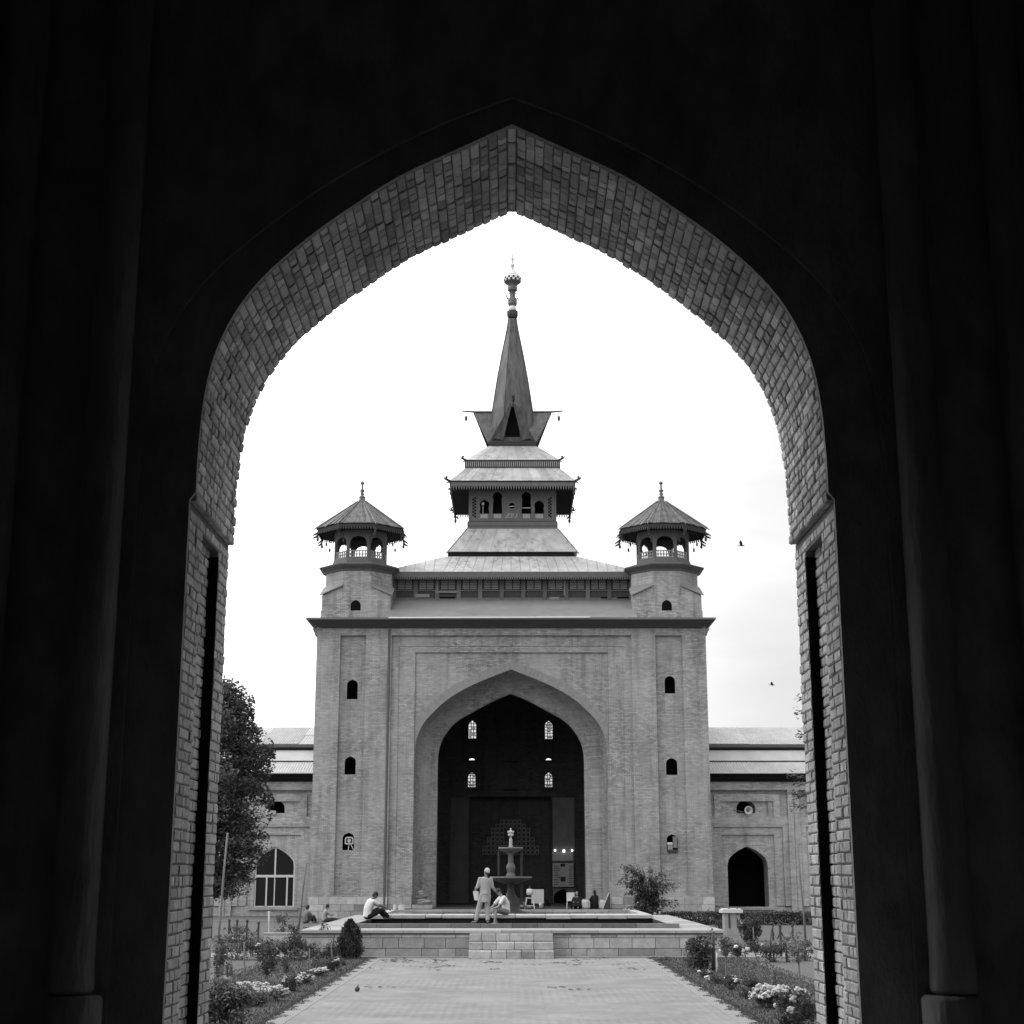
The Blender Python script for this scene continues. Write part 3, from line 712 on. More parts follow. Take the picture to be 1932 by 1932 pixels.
# clerestory of louvred boards
cl_ = MB(); cx0, cx1 = BX(744, 1110, YCL), BX(1190, 1110, YCL)
cl_.box(cx0 - .2, cx1 + .2, YCL, YCL + .2, zc0 - .3, zc1 + .12)
BP(cl_, 'clerestory', 'wood_dark')
fr_ = MB(); lv_ = MB(); nb = 11; bwid = (cx1 - cx0) / nb
for i in range(nb + 1):
    X = cx0 + i * bwid; fr_.box(X - .12, X + .12, YCL - .10, YCL - .002, zc0 - .2, zc1 + .1, R.random())
fr_.box(cx0 - .2, cx1 + .2, YCL - .07, YCL - .003, zc0 + .50, zc0 + .56); fr_.box(cx0 - .2, cx1 + .2, YCL - .06, YCL - .003, zc0 - .2, zc0 + .1)
for i in range(nb):
    if R.random() < .08: continue
    for h in (0, 1):
        X = cx0 + i * bwid + .2 + h * (bwid - .4) / 2
        for k in range(7): lv_.box(X + .03, X + (bwid - .4) / 2 - .03, YCL - .05, YCL - .004, zc0 + .64 + k * .105, zc0 + .69 + k * .105, R.random())
BP(fr_, 'clerestory_frame', 'wood'); BPE(lv_, 'louvre_panel', 'finial_mid', .06)
op = MB()
for px0, px1 in ((817, 860), (1249, 1268)):
    pass
for (px, wp) in ((839, 42), (1144, 22), (1176, 23)):
    X, Z = at(px, 1127.5, YCL - .1); op.box(X - wp * .0152, X + wp * .0152, YCL - .09, YCL - .061, Z - .04, Z + .05)
BPE(op, 'vent_slot', 'black')
wp_ = MB()
for (px, py, w_, h_) in ((797, 1124, .85, .2), (842, 1117, 1.3, .1), (1046, 1129, .6, .16), (825, 1101, .08, .9), (1065, 1106, .1, 1.1), (1190, 1099, .1, .9)):
    px = 743 + (px - 743); X, Z = at(px, py, YCL - .1); wp_.box(X - w_ / 2, X + w_ / 2, YCL - .13, YCL - .101, Z - h_ / 2, Z + h_ / 2)
BPE(wp_, 'patched_board', 'tin')
# main hipped roof over the clerestory
YM = YCL - .75; zm = zz(1078.5, YM); YT = 90.45; zmt = zz(1050, YT); hxm = 7.25; cyt = 94.5
mr = MB()
hxm = (cx1 - cx0) / 2 + .7
mr.add([(BC - hxm, YM, zm), (BC + hxm, YM, zm), (BC + hxm, cyt + 6.3, zm), (BC - hxm, cyt + 6.3, zm), (BC - 4.06, YT, zmt), (BC + 4.06, YT, zmt), (BC + 4.06, cyt + 4.05, zmt), (BC - 4.06, cyt + 4.05, zmt)],
       [(0, 1, 5, 4), (1, 2, 6, 5), (2, 3, 7, 6), (3, 0, 4, 7), (4, 5, 6, 7)], .8)
BP(mr, 'hipped_roof', 'tin_light')
# standing seams, thin battens lying on the roof plane
se = MB()
for i in range(27):
    t = -1 + 2 * (i + .5) / 27; X0 = BC + hxm * t; 
    if abs(t) < .58: X1 = BC + 4.06 * t / .58; Y1, Z1 = YT, zmt
    else:
        k_ = (1 - abs(t)) / .42; X1 = X0 - (1 if t > 0 else -1) * (hxm - 4.06) * 0; Y1 = YM + (YT - YM) * k_; Z1 = zm + (zmt - zm) * k_
    se.tube([(X0, YM + .05, zm + .03), (X1 if abs(t) < .58 else X0, Y1, Z1 + .02)], .011, 4)
BPE(se, 'roof_seam', 'tin', -.02)
mf = MB(); mf.box(BC - hxm, BC + hxm, YM, YM + .06, zm - .34, zm - .003); mf.box(BC - hxm - .03, BC - hxm, YM, cyt + 6.3, zm - .34, zm - .003); mf.box(BC + hxm, BC + hxm + .03, YM, cyt + 6.3, zm - .34, zm - .003)
n_ = int(2 * hxm / .14)
for i in range(n_): X = BC - hxm + .07 + i * .14; mf.box(X - .045, X + .045, YM - .01, YM + .05, zm - .46, zm - .341)
BP(mf, 'eave_fringe', 'eave')
BP(MB().box(BC - hxm + .05, BC + hxm - .05, YM + .07, cyt + 6.2, zm - .3, zm - .1), 'roof_soffit', 'soffit_shade')

# ---------------------------------------------------------------- spire tower
spire = MB(); YS = 94.5
def half(px_half, py, Yc):                         # half-width of a square plan whose FRONT face shows px_half
    k = px_half / FPX / (C_ - (966 - py) / FPX * S_); wd = k * Yc / (1 + k); return wd, Yc - wd
sp = BP(MB().box(BC - 3.9, BC + 3.9, YS - 3.9, YS + 3.9, zmt - .6, zz(1042.5, YS - 4.0)), 'spire', 'soffit_shade')
def SP(mb, name, mt, **k): return mb.build(name, mt, sp, **k)
def SPE(mb, name, mt, gap=.05):
    for m_ in mb.pieces(gap): m_.build(name, mt, sp)
SX = .03
def sq(h0, y0, h1, y1, mb, tone=.5, dy0=0, dy1=0):
    a, Ya = half(h0, y0, YS); b, Yb = half(h1, y1, YS)
    mb.frust(SX, YS, a, a, zz(y0, Ya), b, b, zz(y1, Yb), tone); return a, zz(y0, Ya), b, zz(y1, Yb)
def panels(mb, a, z0, b, z1, n, gap=.0, tones=(.2, .85)):
    """cover the four slopes of a hipped roof with metal sheets laid side by side"""
    for q in range(4):
        Mx = Matrix.Translation((SX, YS, 0)) @ Matrix.Rotation(q * pi / 2, 4, 'Z')
        for i in range(n):
            t0, t1 = -1 + 2 * i / n, -1 + 2 * (i + 1) / n - .012
            v = [Mx @ Vector((a * t0, -a - .012, z0 + .012)), Mx @ Vector((a * t1, -a - .012, z0 + .012)), Mx @ Vector((b * t1, -b - .012, z1 + .012)), Mx @ Vector((b * t0, -b - .012, z1 + .012))]
            mb.add(v, [(0, 1, 2, 3)], R.uniform(*tones))
def hook(mb, x, y, z, dx, dy, s=1.0):
    """curled corner ornament"""
    P_ = [(0, 0), (.14, .02), (.24, .08), (.27, .17), (.20, .21), (.15, .16)]
    mb.tube([(x + dx * a * s, y + dy * a * s, z + b * s) for a, b in P_], [.075 * s, .07 * s, .06 * s, .05 * s, .045 * s, .03 * s], 5)
    mb.tube([(x + dx * .12 * s, y + dy * .12 * s, z), (x + dx * .34 * s, y + dy * .34 * s, z + .04 * s), (x + dx * .42 * s, y + dy * .42 * s, z + .16 * s)], [.06 * s, .045 * s, .02 * s], 5)
    P_ = [(0, -.08), (.16, -.12), (.28, -.24)]
    mb.tube([(x + dx * a * s, y + dy * a * s, z + b * s) for a, b in P_], [.05 * s, .035 * s, .012 * s], 5)
# tall pale roof tier
A = MB(); a = sq(122.5, 1041, 86, 998, A, .5); panels(A, *a, 9, tones=(.45, .75)); SP(A, 'lower_tier_roof', 'tin_light')
hp = MB()
for sx_ in (-1, 1):
    for sy_ in (-1, 1): hp.tube([(SX + sx_ * a[0] * 1.02, YS + sy_ * a[0] * 1.02, a[1] - .12), (SX + sx_ * a[2], YS + sy_ * a[2], a[3])], .05, 5)
SPE(hp, 'hip_ridge', 'tin')
# balcony base
Bb = MB(); hb, Yb_ = half(85.5, 990, YS); z0, z1 = zz(997.5, Yb_), zz(983.5, Yb_)
for k in range(4): Bb.frust(SX, YS, hb - .03 * (k % 2), hb - .03 * (k % 2), z0 + (z1 - z0) * k / 4, hb, hb, z0 + (z1 - z0) * (k + 1) / 4 - .01, R.uniform(.2, .8))
SP(Bb, 'balcony_base', 'wood')
# open pavilion with arches
hp_, Yp = half(82.5, 950, YS); zb0, zp1 = zz(983, Yp), zz(905, Yp)
def lx(px, py=950): return at(px, py, Yp)[0] - SX
def lz(py): return zz(py, Yp)
pav = MB(); pan = MB(); lat = MB()
def cusp(x0, x1, zb_, zt_):
    w_ = x1 - x0; c = (x0 + x1) / 2; zs = zt_ - w_ * .55
    return [(x0, zb_), (x0 + .04, zs - w_ * .35), (x0, zs), (x0 + w_ * .08, zs + w_ * .28), (x0 + w_ * .24, zs + w_ * .38), (c - w_ * .08, zs + w_ * .5), (c, zt_), (c + w_ * .08, zs + w_ * .5), (x1 - w_ * .24, zs + w_ * .38), (x1 - w_ * .08, zs + w_ * .28), (x1, zs), (x1 - .04, zs - w_ * .35), (x1, zb_)]
zx = 4.83
def Z2(x, y): return ((1080 + x / zx) * .75469, (1080 + y / zx) * .75469)
def rl(x, y): px, py = Z2(x, y); return at(px, py, Yp)[0] - SX, zz(py, Yp)
zrail = rl(0, 985)[1]
holes = [cusp(rl(580, 0)[0], rl(695, 0)[0], zrail, rl(0, 812)[1]), cusp(rl(735, 0)[0], rl(850, 0)[0], zrail, rl(0, 715)[1]), cusp(rl(1080, 0)[0], rl(1195, 0)[0], zrail, rl(0, 715)[1]), cusp(rl(1232, 0)[0], rl(1350, 0)[0], zrail, rl(0, 822)[1])]
cxr, czr = rl(965, 893); rr = .205
holes.append([(cxr + rr * cos(2 * pi * k / 16), czr + rr * sin(2 * pi * k / 16)) for k in range(16)])
for q in range(4):
    Mx = Matrix.Translation((SX, YS, 0)) @ Matrix.Rotation(q * pi / 2, 4, 'Z')
    pav.plate([(-hp_, zb0), (-hp_, zp1), (hp_, zp1), (hp_, zb0)] if q % 2 == 0 else [(-hp_ + .13, zb0), (-hp_ + .13, zp1), (hp_ - .13, zp1), (hp_ - .13, zb0)], holes, -hp_, -hp_ + .12, M=Mx)
    # ring round the round window, carved panels, lattice strips
    ring = [(cxr + .29 * cos(2 * pi * k / 16), czr + .29 * sin(2 * pi * k / 16)) for k in range(16)]
    pav.plate(ring, [[(cxr + rr * cos(2 * pi * k / 16), czr + rr * sin(2 * pi * k / 16)) for k in range(16)]], -hp_ - .05, -hp_ - .002, .9, M=Mx)
    for x0, x1 in ((590, 680), (750, 838), (1095, 1180), (1245, 1335)):
        a0, a1 = rl(x0, 0)[0], rl(x1, 0)[0]; pan.plate([(a0, rl(0, 1045)[1]), (a1, rl(0, 1045)[1]), (a1, rl(0, 992)[1]), (a0, rl(0, 992)[1])], (), -hp_ - .03, -hp_ - .002, .2, M=Mx)
    a0, a1 = rl(888, 0)[0], rl(1032, 0)[0]; z_0, z_1 = rl(0, 1042)[1], rl(0, 982)[1]
    for i in range(7):
        for k in range(3):
            if R.random() < .8: pan.plate([(a0 + (a1 - a0) * (i + .1) / 7, z_0 + (z_1 - z_0) * (k + .1) / 3), (a0 + (a1 - a0) * (i + .9) / 7, z_0 + (z_1 - z_0) * (k + .1) / 3), (a0 + (a1 - a0) * (i + .9) / 7, z_0 + (z_1 - z_0) * (k + .9) / 3), (a0 + (a1 - a0) * (i + .1) / 7, z_0 + (z_1 - z_0) * (k + .9) / 3)], (), -hp_ - .03, -hp_ - .003, 1, M=Mx)
    for x0, x1 in ((492, 538), (1397, 1438)):
        a0, a1 = rl(x0, 0)[0], rl(x1, 0)[0]; z_0, z_1 = rl(0, 1030)[1], rl(0, 790)[1]; nn2 = 13
        for i in range(nn2):
            for k in range(2):
                if (i + k) % 2: 
                    u0 = a0 + (a1 - a0) * k / 2; w0 = z_0 + (z_1 - z_0) * i / nn2
                    lat.plate([(u0, w0), (u0 + (a1 - a0) / 2, w0), (u0 + (a1 - a0) / 2, w0 + (z_1 - z_0) / nn2), (u0, w0 + (z_1 - z_0) / nn2)], (), -hp_ - .02, -hp_ - .003, M=Mx)
    for x0, x1, zt_ in ((560, 720, 800), (872, 1060, 800), (1210, 1370, 800)):
        a0, a1 = rl(x0, 0)[0], rl(x1, 0)[0]; pav.plate([(a0, rl(0, 800)[1]), (a1, rl(0, 800)[1]), (a1, rl(0, 784)[1]), (a0, rl(0, 784)[1])], (), -hp_ - .03, -hp_ - .004, .6, M=Mx)
pav.frust(SX, YS, hp_ - .2, hp_ - .2, zb0, hp_ - .2, hp_ - .2, zb0 + .1)
SP(pav, 'pavilion', 'wood'); SPE(pan, 'carved_panel', 'finial_mid', .01); SPE(lat, 'lattice_strip', 'black', .02)
cr_ = MB(); cr_.box(SX - 1.2, SX + 1.2, YS - 1.2, YS + 1.2, zb0, zp1 + .3); SP(cr_, 'pavilion_core', 'soffit_shade')
lb = MB(); x_, z_ = rl(615, 855); lb.tube([(SX + x_, Yp + .25, zrail - .3), (SX + x_, Yp + .25, z_)], .025, 6); lb.ell((SX + x_, Yp + .25, z_), (.09, .09, .09)); x_, z_ = rl(1090, 908); lb.tube([(SX + x_, Yp + .2, z_), (SX + rl(1190, 908)[0], Yp + .2, z_)], .03, 6); x_, z_ = rl(930, 893); lb.tube([(SX + cxr - .2, Yp + .05, czr - .04), (SX + cxr + .2, Yp + .05, czr + .01)], .025, 6); SPE(lb, 'pale_rod', 'finial_light')
# big eave
he, Ye = half(118.3, 907, YS); z_e = zz(907, Ye); zf = zz(917, Ye)
Eb = MB(); a2 = sq(118.3, 907, 87, 882.5, Eb); panels(Eb, *a2, 12, tones=(.05, 1)); SP(Eb, 'middle_tier_roof', 'tin_light')
fr2 = MB()
for q in range(4):
    Mx = Matrix.Translation((SX, YS, 0)) @ Matrix.Rotation(q * pi / 2, 4, 'Z')
    fr2.plate([(-he, zf), (he, zf), (he, z_e), (-he, z_e)], (), -he, -he + .05, .5, M=Mx)
    n_ = 48
    for i in range(n_):
        X = -he + 2 * he * (i + .5) / n_; w_ = he / n_ * .62; fr2.plate([(X - w_, zf - .02), (X, zf - .26), (X + w_, zf - .02)], (), -he + .0, -he + .04, .9, M=Mx)
SP(fr2, 'eave_fringe', 'wood')
SP(MB().frust(SX, YS, he - .06, he - .06, zf + .02, he - .06, he - .06, zf + .06), 'eave_soffit', 'soffit_shade')
# carved box between the two upper roofs
hu, Yu = half(89.2, 875, YS); zu0, zu1 = zz(882, Yu), zz(869, Yu)
ub = MB(); ub.frust(SX, YS, hu, hu, zu0, hu, hu, zu1); SP(ub, 'upper_band', 'wood_dark')
ubf = MB(); n_ = 46
for q in range(4):
    Mx = Matrix.Translation((SX, YS, 0)) @ Matrix.Rotation(q * pi / 2, 4, 'Z')
    for i in range(n_):
        X = -hu + 2 * hu * (i + .5) / n_; ubf.plate([(X - .03, zu0 + .05), (X + .03, zu0 + .05), (X + .03, zu1 - .08), (X - .03, zu1 - .08)], (), -hu - .04, -hu - .002, .9, M=Mx)
SP(ubf, 'band_balusters', 'finial_mid')
Cb = MB(); a3 = sq(88, 867.8, 45, 842, Cb); panels(Cb, *a3, 9, tones=(.2, .95)); SP(Cb, 'upper_tier_roof', 'tin_light')
eb = MB()
for (aa, z_) in ((a3[0], a3[1]), (a2[0], a2[1])): eb.frust(SX, YS, aa + .03, aa + .03, z_ - .07, aa + .03, aa + .03, z_ - .002)
SP(eb, 'eave_edge', 'soffit_shade')
hk = MB()
for sx_ in (-1, 1):
    for sy_ in (-1, 1):
        for (aa, z_, s_) in ((a3[0], a3[1], 1.0), (a2[0], a2[1], 1.1)):
            hook(hk, SX + sx_ * aa, YS + sy_ * aa, z_, sx_ * .8, sy_ * .8, s_)
        X, Y_ = SX + sx_ * he * .98, YS + sy_ * he * .98
        hk.tube([(X, Y_, zf + .1), (X, Y_, zf - .3)], .05, 5); hk.ell((X, Y_, zf - .42), (.09, .09, .16), 6, 5); hk.tube([(X, Y_, zf - .5), (X, Y_, zf - .8)], .02, 4)
        for k in range(5):
            a_ = R.uniform(0, 6.3); hk.tube([(X, Y_, zf - .1), (X + .25 * cos(a_), Y_ + .25 * sin(a_), zf - .15 - R.uniform(0, .2))], [.05, .01], 4)
SPE(hk, 'corner_hook', 'wood_dark', .08)
# moulded base of the steeple
Db = MB(); hd, Yd = half(46, 838, YS); z0 = zz(842, Yd); z1 = zz(831, Yd)
for k, (t, o_) in enumerate(((0, .0), (.3, -.05), (.34, .0), (.6, -.06), (.66, .0), (1, -.05))): 
    if k: Db.frust(SX, YS, hd + po, hd + po, z0 + (z1 - z0) * pt, hd + o_, hd + o_, z0 + (z1 - z0) * t, R.random())
    pt, po = t, o_
SP(Db, 'steeple_base', 'wood_dark')
# steeple: octagonal tapering cone
zsb, zst = z1 - .15, zz(622, YS)
def hyp(px, py): return px / FPX * YS / (C_ - (966 - py) / FPX * S_)
st = MB()
prof = [(hyp(41, 829) * 1.0, zsb), (hyp(37.6, 778), zz(778, YS)), (hyp(28.8, 720), zz(720, YS)), (hyp(19.8, 670), zz(670, YS)), (hyp(10.2, 622), zz(622, YS)), (hyp(7.6, 603), zz(603, YS))]
prof = [(r / cos(pi / 8), z) for r, z in prof]
tn = {}
fine = []
for i in range(len(prof) - 1):
    for k in range(5): t = k / 5; fine.append((prof[i][0] * (1 - t) + prof[i + 1][0] * t, prof[i][1] * (1 - t) + prof[i + 1][1] * t))
fine.append(prof[-1])
st.lathe(fine, SX, YS, 8, pi / 8, tones=lambda i, k: (.5, .62, .42, .55, .66, .45, .6, .5)[k] if i < 19 else (.28 if i < 21 else .75))
SP(st, 'steeple', 'tin_dark')
rb = MB()
for k in range(8):
    a_ = pi / 8 + k * pi / 4; rb.tube([(SX + r * cos(a_), YS + r * sin(a_), z) for r, z in prof], .035, 4)
SP(rb, 'steeple_rib', 'tin_dark')
# four gablets: a ridge running outwards, two sloping wings, dark triangle between them
zr_ = zz(778, YS); zbse = z1 + .02; out_r = hyp(74, 778); out_t = hyp(95, 778)
gb = MB(); gd = MB(); gr_ = MB(); gbs = []
hb2 = hyp(17.5, 824)
for q in range(4):
    Mx = Matrix.Translation((SX, YS, 0)) @ Matrix.Rotation(q * pi / 2, 4, 'Z')
    def W(x, y, z): return tuple(Mx @ Vector((x, y, z)))
    for s in (-1, 1):
        g1 = MB(); e = hd * .96
        for dz in (0, -.07):
            v = [W(0, -out_r, zr_ + dz), W(0, -.3, zr_ + dz), W(s * e * (1 + dz), -e * (1 + dz), zbse - .1), W(s * hb2, -hd * 1.0 - dz, zbse), W(s * (hb2 + e) / 2, -hd - dz, zbse + .12)]
            g1.add(v, [(0, 1, 2), (0, 2, 4), (0, 4, 3)] if dz == 0 else [(2, 1, 0), (4, 2, 0), (3, 4, 0)], R.uniform(.4, .7))
        gbs.append(g1)
    gd.add([W(0, -out_r * .80, zr_ - .12), W(-hb2 * .9, -hd * .84, zbse), W(hb2 * .9, -hd * .84, zbse), W(0, -.2, zr_ - .12), W(-hb2, -.2, zbse), W(hb2, -.2, zbse)], [(0, 1, 2), (0, 3, 4, 1), (0, 2, 5, 3)])
    gr_.tube([W(0, -.2, zr_ + .03), W(0, -out_r, zr_ + .03), W(0, -out_t, zr_ + .09)], [.06, .06, .045], 6)
    gr_.tube([W(0, -out_t * .92, zr_), W(0, -out_t * .92, zr_ - .25)], .02, 4); gr_.ell(W(0, -out_t * .92, zr_ - .42), (.09, .09, .2), 6, 5)
for g1 in gbs: SP(g1, 'gablet', 'tin_dark')
SPE(gd, 'gablet_void', 'black', .0); SPE(gr_, 'gablet_ridge', 'wood_dark', .02)
# finial of turned metal
def fr1(h, y): return (h / 3.716 * .7547 * YS / FPX / .93, zz((600 + y / 3.716) * .75469, YS))
fa = MB(); fa.lathe([fr1(*q) for q in ((38, 728), (44, 722), (52, 705), (54, 690), (54, 668), (46, 664))], SX, YS, 8, pi / 8); SP(fa, 'finial_collar', 'wood_dark')
fb = MB(); fb.lathe([fr1(*q) for q in ((38, 663), (36, 640), (30, 622), (26, 612))], SX, YS, 16); SP(fb, 'finial_vase', 'finial_light', smooth=True)
fc = MB(); fc.lathe([fr1(*q) for q in ((34, 611), (42, 595), (42, 560), (38, 545), (28, 540), (26, 510), (32, 492), (24, 486), (30, 480), (44, 470), (46, 445), (40, 430), (46, 420), (40, 412))], SX, YS, 16)
r_, z_ = fr1(44, 548); fc.tube([(SX - r_, YS, z_), (SX - r_ * 1.5, YS, z_ + .45)], [.06, .02], 5); fc.tube([(SX + r_, YS, z_), (SX + r_ * 1.25, YS, z_ + .15)], [.05, .02], 5)
SP(fc, 'finial_urn', 'finial_dark')
fd = MB(); fd.lathe([fr1(*q) for q in ((50, 411), (66, 402), (78, 392), (84, 374), (84, 356), (76, 345))], SX, YS, 24, tones=lambda i, k: (0.1 if i < 2 else (0 if (i + k) % 2 else 1) if i < 4 else 1)); SP(fd, 'finial_bulb', 'check')
fe = MB(); fe.lathe([fr1(*q) for q in ((74, 344), (60, 325), (36, 312), (32, 295), (14, 285), (10, 270), (16, 262), (9, 254), (20, 245), (22, 232), (14, 222), (6, 210), (14, 203), (5, 197), (15, 186), (15, 175), (8, 160), (5, 130), (1.5, 92))], SX, YS, 16); SP(fe, 'finial_tip', 'finial_light', smooth=True)

# ---------------------------------------------------------------- corner turrets
def turret(cpx, wpx):
    Yc = YB + 2.45; cx = at(cpx, 1060, Yc)[0]
    f = YB + .5
    def zf_(y, ap): return zz(y, Yc - ap)
    base = BP(MB(), 'turret_base', 'brick') if False else None
    b = MB(); h = 2.0; zb = zz(1156, Yc - h); z1 = zz(1124, Yc - h); z2 = zf_(1106, 1.95)
    b.box(cx - h, cx + h, Yc - h, Yc + h, zb - .6, z1)
    b.box(cx - h - .04, cx + h + .04, Yc - h - .04, Yc + h + .04, zb - .62, zb + .12)
    o8 = [(1.95 / cos(pi / 8) * cos(pi / 8 + k * pi / 4), 1.95 / cos(pi / 8) * sin(pi / 8 + k * pi / 4)) for k in range(8)]
    # broach: the square turns into the octagon; low at corners, high mid-face
    for k in range(8):
        x, y = o8[k]
    ztop = zf_(1073, 1.95)
    b.lathe([(1.95 / cos(pi / 8), zb), (1.95 / cos(pi / 8), ztop)], cx, Yc, 8, pi / 8)
    br = MB()
    for s1 in (-1, 1):
        for s2 in (-1, 1):
            t = 1.95 * math.tan(pi / 8)
            c0 = (cx + s1 * h, Yc + s2 * h, z1); e1 = (cx + s1 * t, Yc + s2 * h, z2); e2 = (cx + s1 * h, Yc + s2 * t, z2)
            i1 = (cx + s1 * t, Yc + s2 * 1.95, z2 + .1); i2 = (cx + s1 * 1.95, Yc + s2 * t, z2 + .1)
            b.add([c0, e1, e2, (cx + s1 * t, Yc + s2 * h, z1), (cx + s1 * h, Yc + s2 * t, z1), i1, i2], [(0, 3, 1), (0, 2, 4), (0, 1, 5, 6, 2)])
            ov = .12
            A_ = Vector((cx + s1 * (h + ov), Yc + s2 * (h + ov), z1 + .05)); B1 = Vector((cx + s1 * t, Yc + s2 * (h + ov), z2 + .06)); B2 = Vector((cx + s1 * (h + ov), Yc + s2 * t, z2 + .06))
            I1 = Vector((cx + s1 * t, Yc + s2 * 1.97, z2 + .2)); I2 = Vector((cx + s1 * 1.97, Yc + s2 * t, z2 + .2)); dn = Vector((0, 0, -.07))
            v = [A_, B1, I1, I2, B2]; v = v + [q + dn for q in v]
            br.add(v, [(0, 1, 2, 3, 4), (9, 8, 7, 6, 5), (0, 5, 6, 1), (4, 9, 5, 0), (1, 6, 7, 2), (3, 8, 9, 4)])
    o = BP(b, 'turret', 'brick')
    for m_ in br.pieces(): m_.build('drip_slab', 'tin', o)
    # little window
    wx, wz = at(wpx, 1142, Yc - h); pg = win(wx, wz, 19 * (Yc - h) / FPX, 19 * (Yc - h) / FPX * 1.1, .4)
    MB().plate(pg, (), Yc - h - .012, Yc - h + .01).build('window', 'black', o)
    c = MB()
    pr = [(1.95, zf_(1077, 1.95)), (2.02, zf_(1075, 1.95)), (2.0, zf_(1073, 1.95)), (2.34, zz(1064.5, Yc - 2.34)), (2.36, zz(1062.5, Yc - 2.36)), (1.55, zz(1058.5, Yc - 1.55))]
    c.lathe([(r / cos(pi / 8), z) for r, z in pr], cx, Yc, 8, pi / 8); c.build('turret_cornice', 'eave', o)
    ap = 1.52; zs0 = zz(1062.0, Yc - ap); zs1 = zz(1052.5, Yc - ap); zrl = zz(1037.5, Yc - ap); zat_ = zz(1010.5, Yc - ap); zw = zz(996, Yc - ap)
    s_ = MB(); s_.lathe([((ap + .06) / cos(pi / 8), zs0 - .15), ((ap + .08) / cos(pi / 8), zs0 + .1), ((ap) / cos(pi / 8), zs1)], cx, Yc, 8, pi / 8)
    fw = ap * math.tan(pi / 8)
    rl_ = MB()
    for k in range(8):
        Mx = Matrix.Translation((cx, Yc, 0)) @ Matrix.Rotation(k * pi / 4, 4, 'Z')
        wv = fw * .80; hz = zat_ - zrl
        arc = [(-wv, zs1 + .05), (-wv, zrl + hz * .45), (-wv * .93, zrl + hz * .66), (-wv * .72, zrl + hz * .86), (-wv * .4, zat_ - .04), (0, zat_), (wv * .4, zat_ - .04), (wv * .72, zrl + hz * .86), (wv * .93, zrl + hz * .66), (wv, zrl + hz * .45), (wv, zs1 + .05)]
        s_.plate([(-fw - .0, zs1), (-fw, zw), (fw, zw), (fw, zs1)], [arc], -ap, -ap + .10, M=Mx)
        rl_.plate([(-wv, zrl - .05), (wv, zrl - .05), (wv, zrl), (-wv, zrl)], (), -ap + .02, -ap + .09, M=Mx)
        rl_.plate([(-wv, zs1 + .04), (wv, zs1 + .04), (wv, zs1 + .10), (-wv, zs1 + .10)], (), -ap + .02, -ap + .09, M=Mx)
        zmid = (zrl + zs1) / 2
        rl_.plate([(-wv, zmid - .02), (wv, zmid - .02), (wv, zmid + .03), (-wv, zmid + .03)], (), -ap + .03, -ap + .08, M=Mx)
        for j in range(6):
            u = -wv + 2 * wv * (j + .5) / 6; t_ = .035
            rl_.plate([(u - t_, zs1 + .05), (u + t_, zs1 + .05), (u + t_, zrl - .02), (u - t_, zrl - .02)], (), -ap + .03, -ap + .08, M=Mx)
    s_.build('turret_pavilion', 'wood', o); rl_.build('turret_railing', 'finial_mid', o)
    # roof
    ae = 2.56; zE = zz(985.5, Yc - ae); zA = zz(947, Yc)
    rf = MB(); c8 = cos(pi / 8)
    nP = 9
    for k in range(8):
        Mx = Matrix.Translation((cx, Yc, 0)) @ Matrix.Rotation(k * pi / 4, 4, 'Z')
        e = ae * math.tan(pi / 8)
        for j in range(nP):
            t0, t1 = -1 + 2 * j / nP, -1 + 2 * (j + 1) / nP
            tm = (t0 + t1) / 2
            jz = R.uniform(-.015, .015)
            v = [(e * t0, -ae - R.uniform(0, .06), zE + jz), (e * (t1 - .01), -ae - R.uniform(0, .06), zE + jz), (.12 * t1, -.25, zA + jz), (.12 * t0, -.25, zA + jz)]
            v += [(a_, b_, c_ - .03) for a_, b_, c_ in v]
            rf.add([tuple(Mx @ Vector(q)) for q in v], [(0, 1, 2, 3), (4, 7, 6, 5), (0, 4, 5, 1), (1, 5, 6, 2), (0, 3, 7, 4)], min(1, max(0, R.gauss(.5, .25))))
        Vc = Mx @ Vector((e, -ae, zE)); Va = Mx @ Vector((.1, -.25, zA)); dr = (Vc - Va).normalized()
        rf.tube([tuple(Va + Vector((0, 0, .03))), tuple(Vc + Vector((0, 0, .03))), tuple(Vc + dr * .22)], [.035, .05, .02], 5, .9)
    rf.build('turret_roof', 'tin_dark', o)
    so_ = MB(); so_.lathe([((ae - .1) / c8, zE - .20), ((ae - .08) / c8, zE - .04), ((ap - .1) / c8, zE + .25)], cx, Yc, 8, pi / 8); so_.lathe([(.01, zw - .02), (1.6, zw - .02), (1.6, zw + .02), (.01, zw + .02)], cx, Yc, 8, pi / 8); so_.build('turret_soffit', 'soffit_shade', o)
    fg = MB()
    for k in range(8):
        Mx = Matrix.Translation((cx, Yc, 0)) @ Matrix.Rotation(k * pi / 4, 4, 'Z'); e = (ae - .05) * math.tan(pi / 8)
        fg.plate([(-e, zE - .24), (e, zE - .24), (e, zE - .03), (-e, zE - .03)], (), -ae + .05, -ae + .08, .35, M=Mx)
        for j in range(13):
            u = -e + 2 * e * (j + .5) / 13; fg.plate([(u - .045, zE - .36), (u + .045, zE - .36), (u + .045, zE - .242), (u - .045, zE - .242)], (), -ae + .05, -ae + .07, .8, M=Mx)
        V = Mx @ Vector((e * 1.0, -ae + .08, zE - .25))
        fg.tube([tuple(V), (V.x, V.y, V.z - .42)], [.05, .04], 5, .2); fg.ell((V.x, V.y, V.z - .45), (.08, .08, .12), 6, 5, tone=.3)
        n3 = (Mx.to_3x3() @ Vector((e, -ae, 0))).normalized()
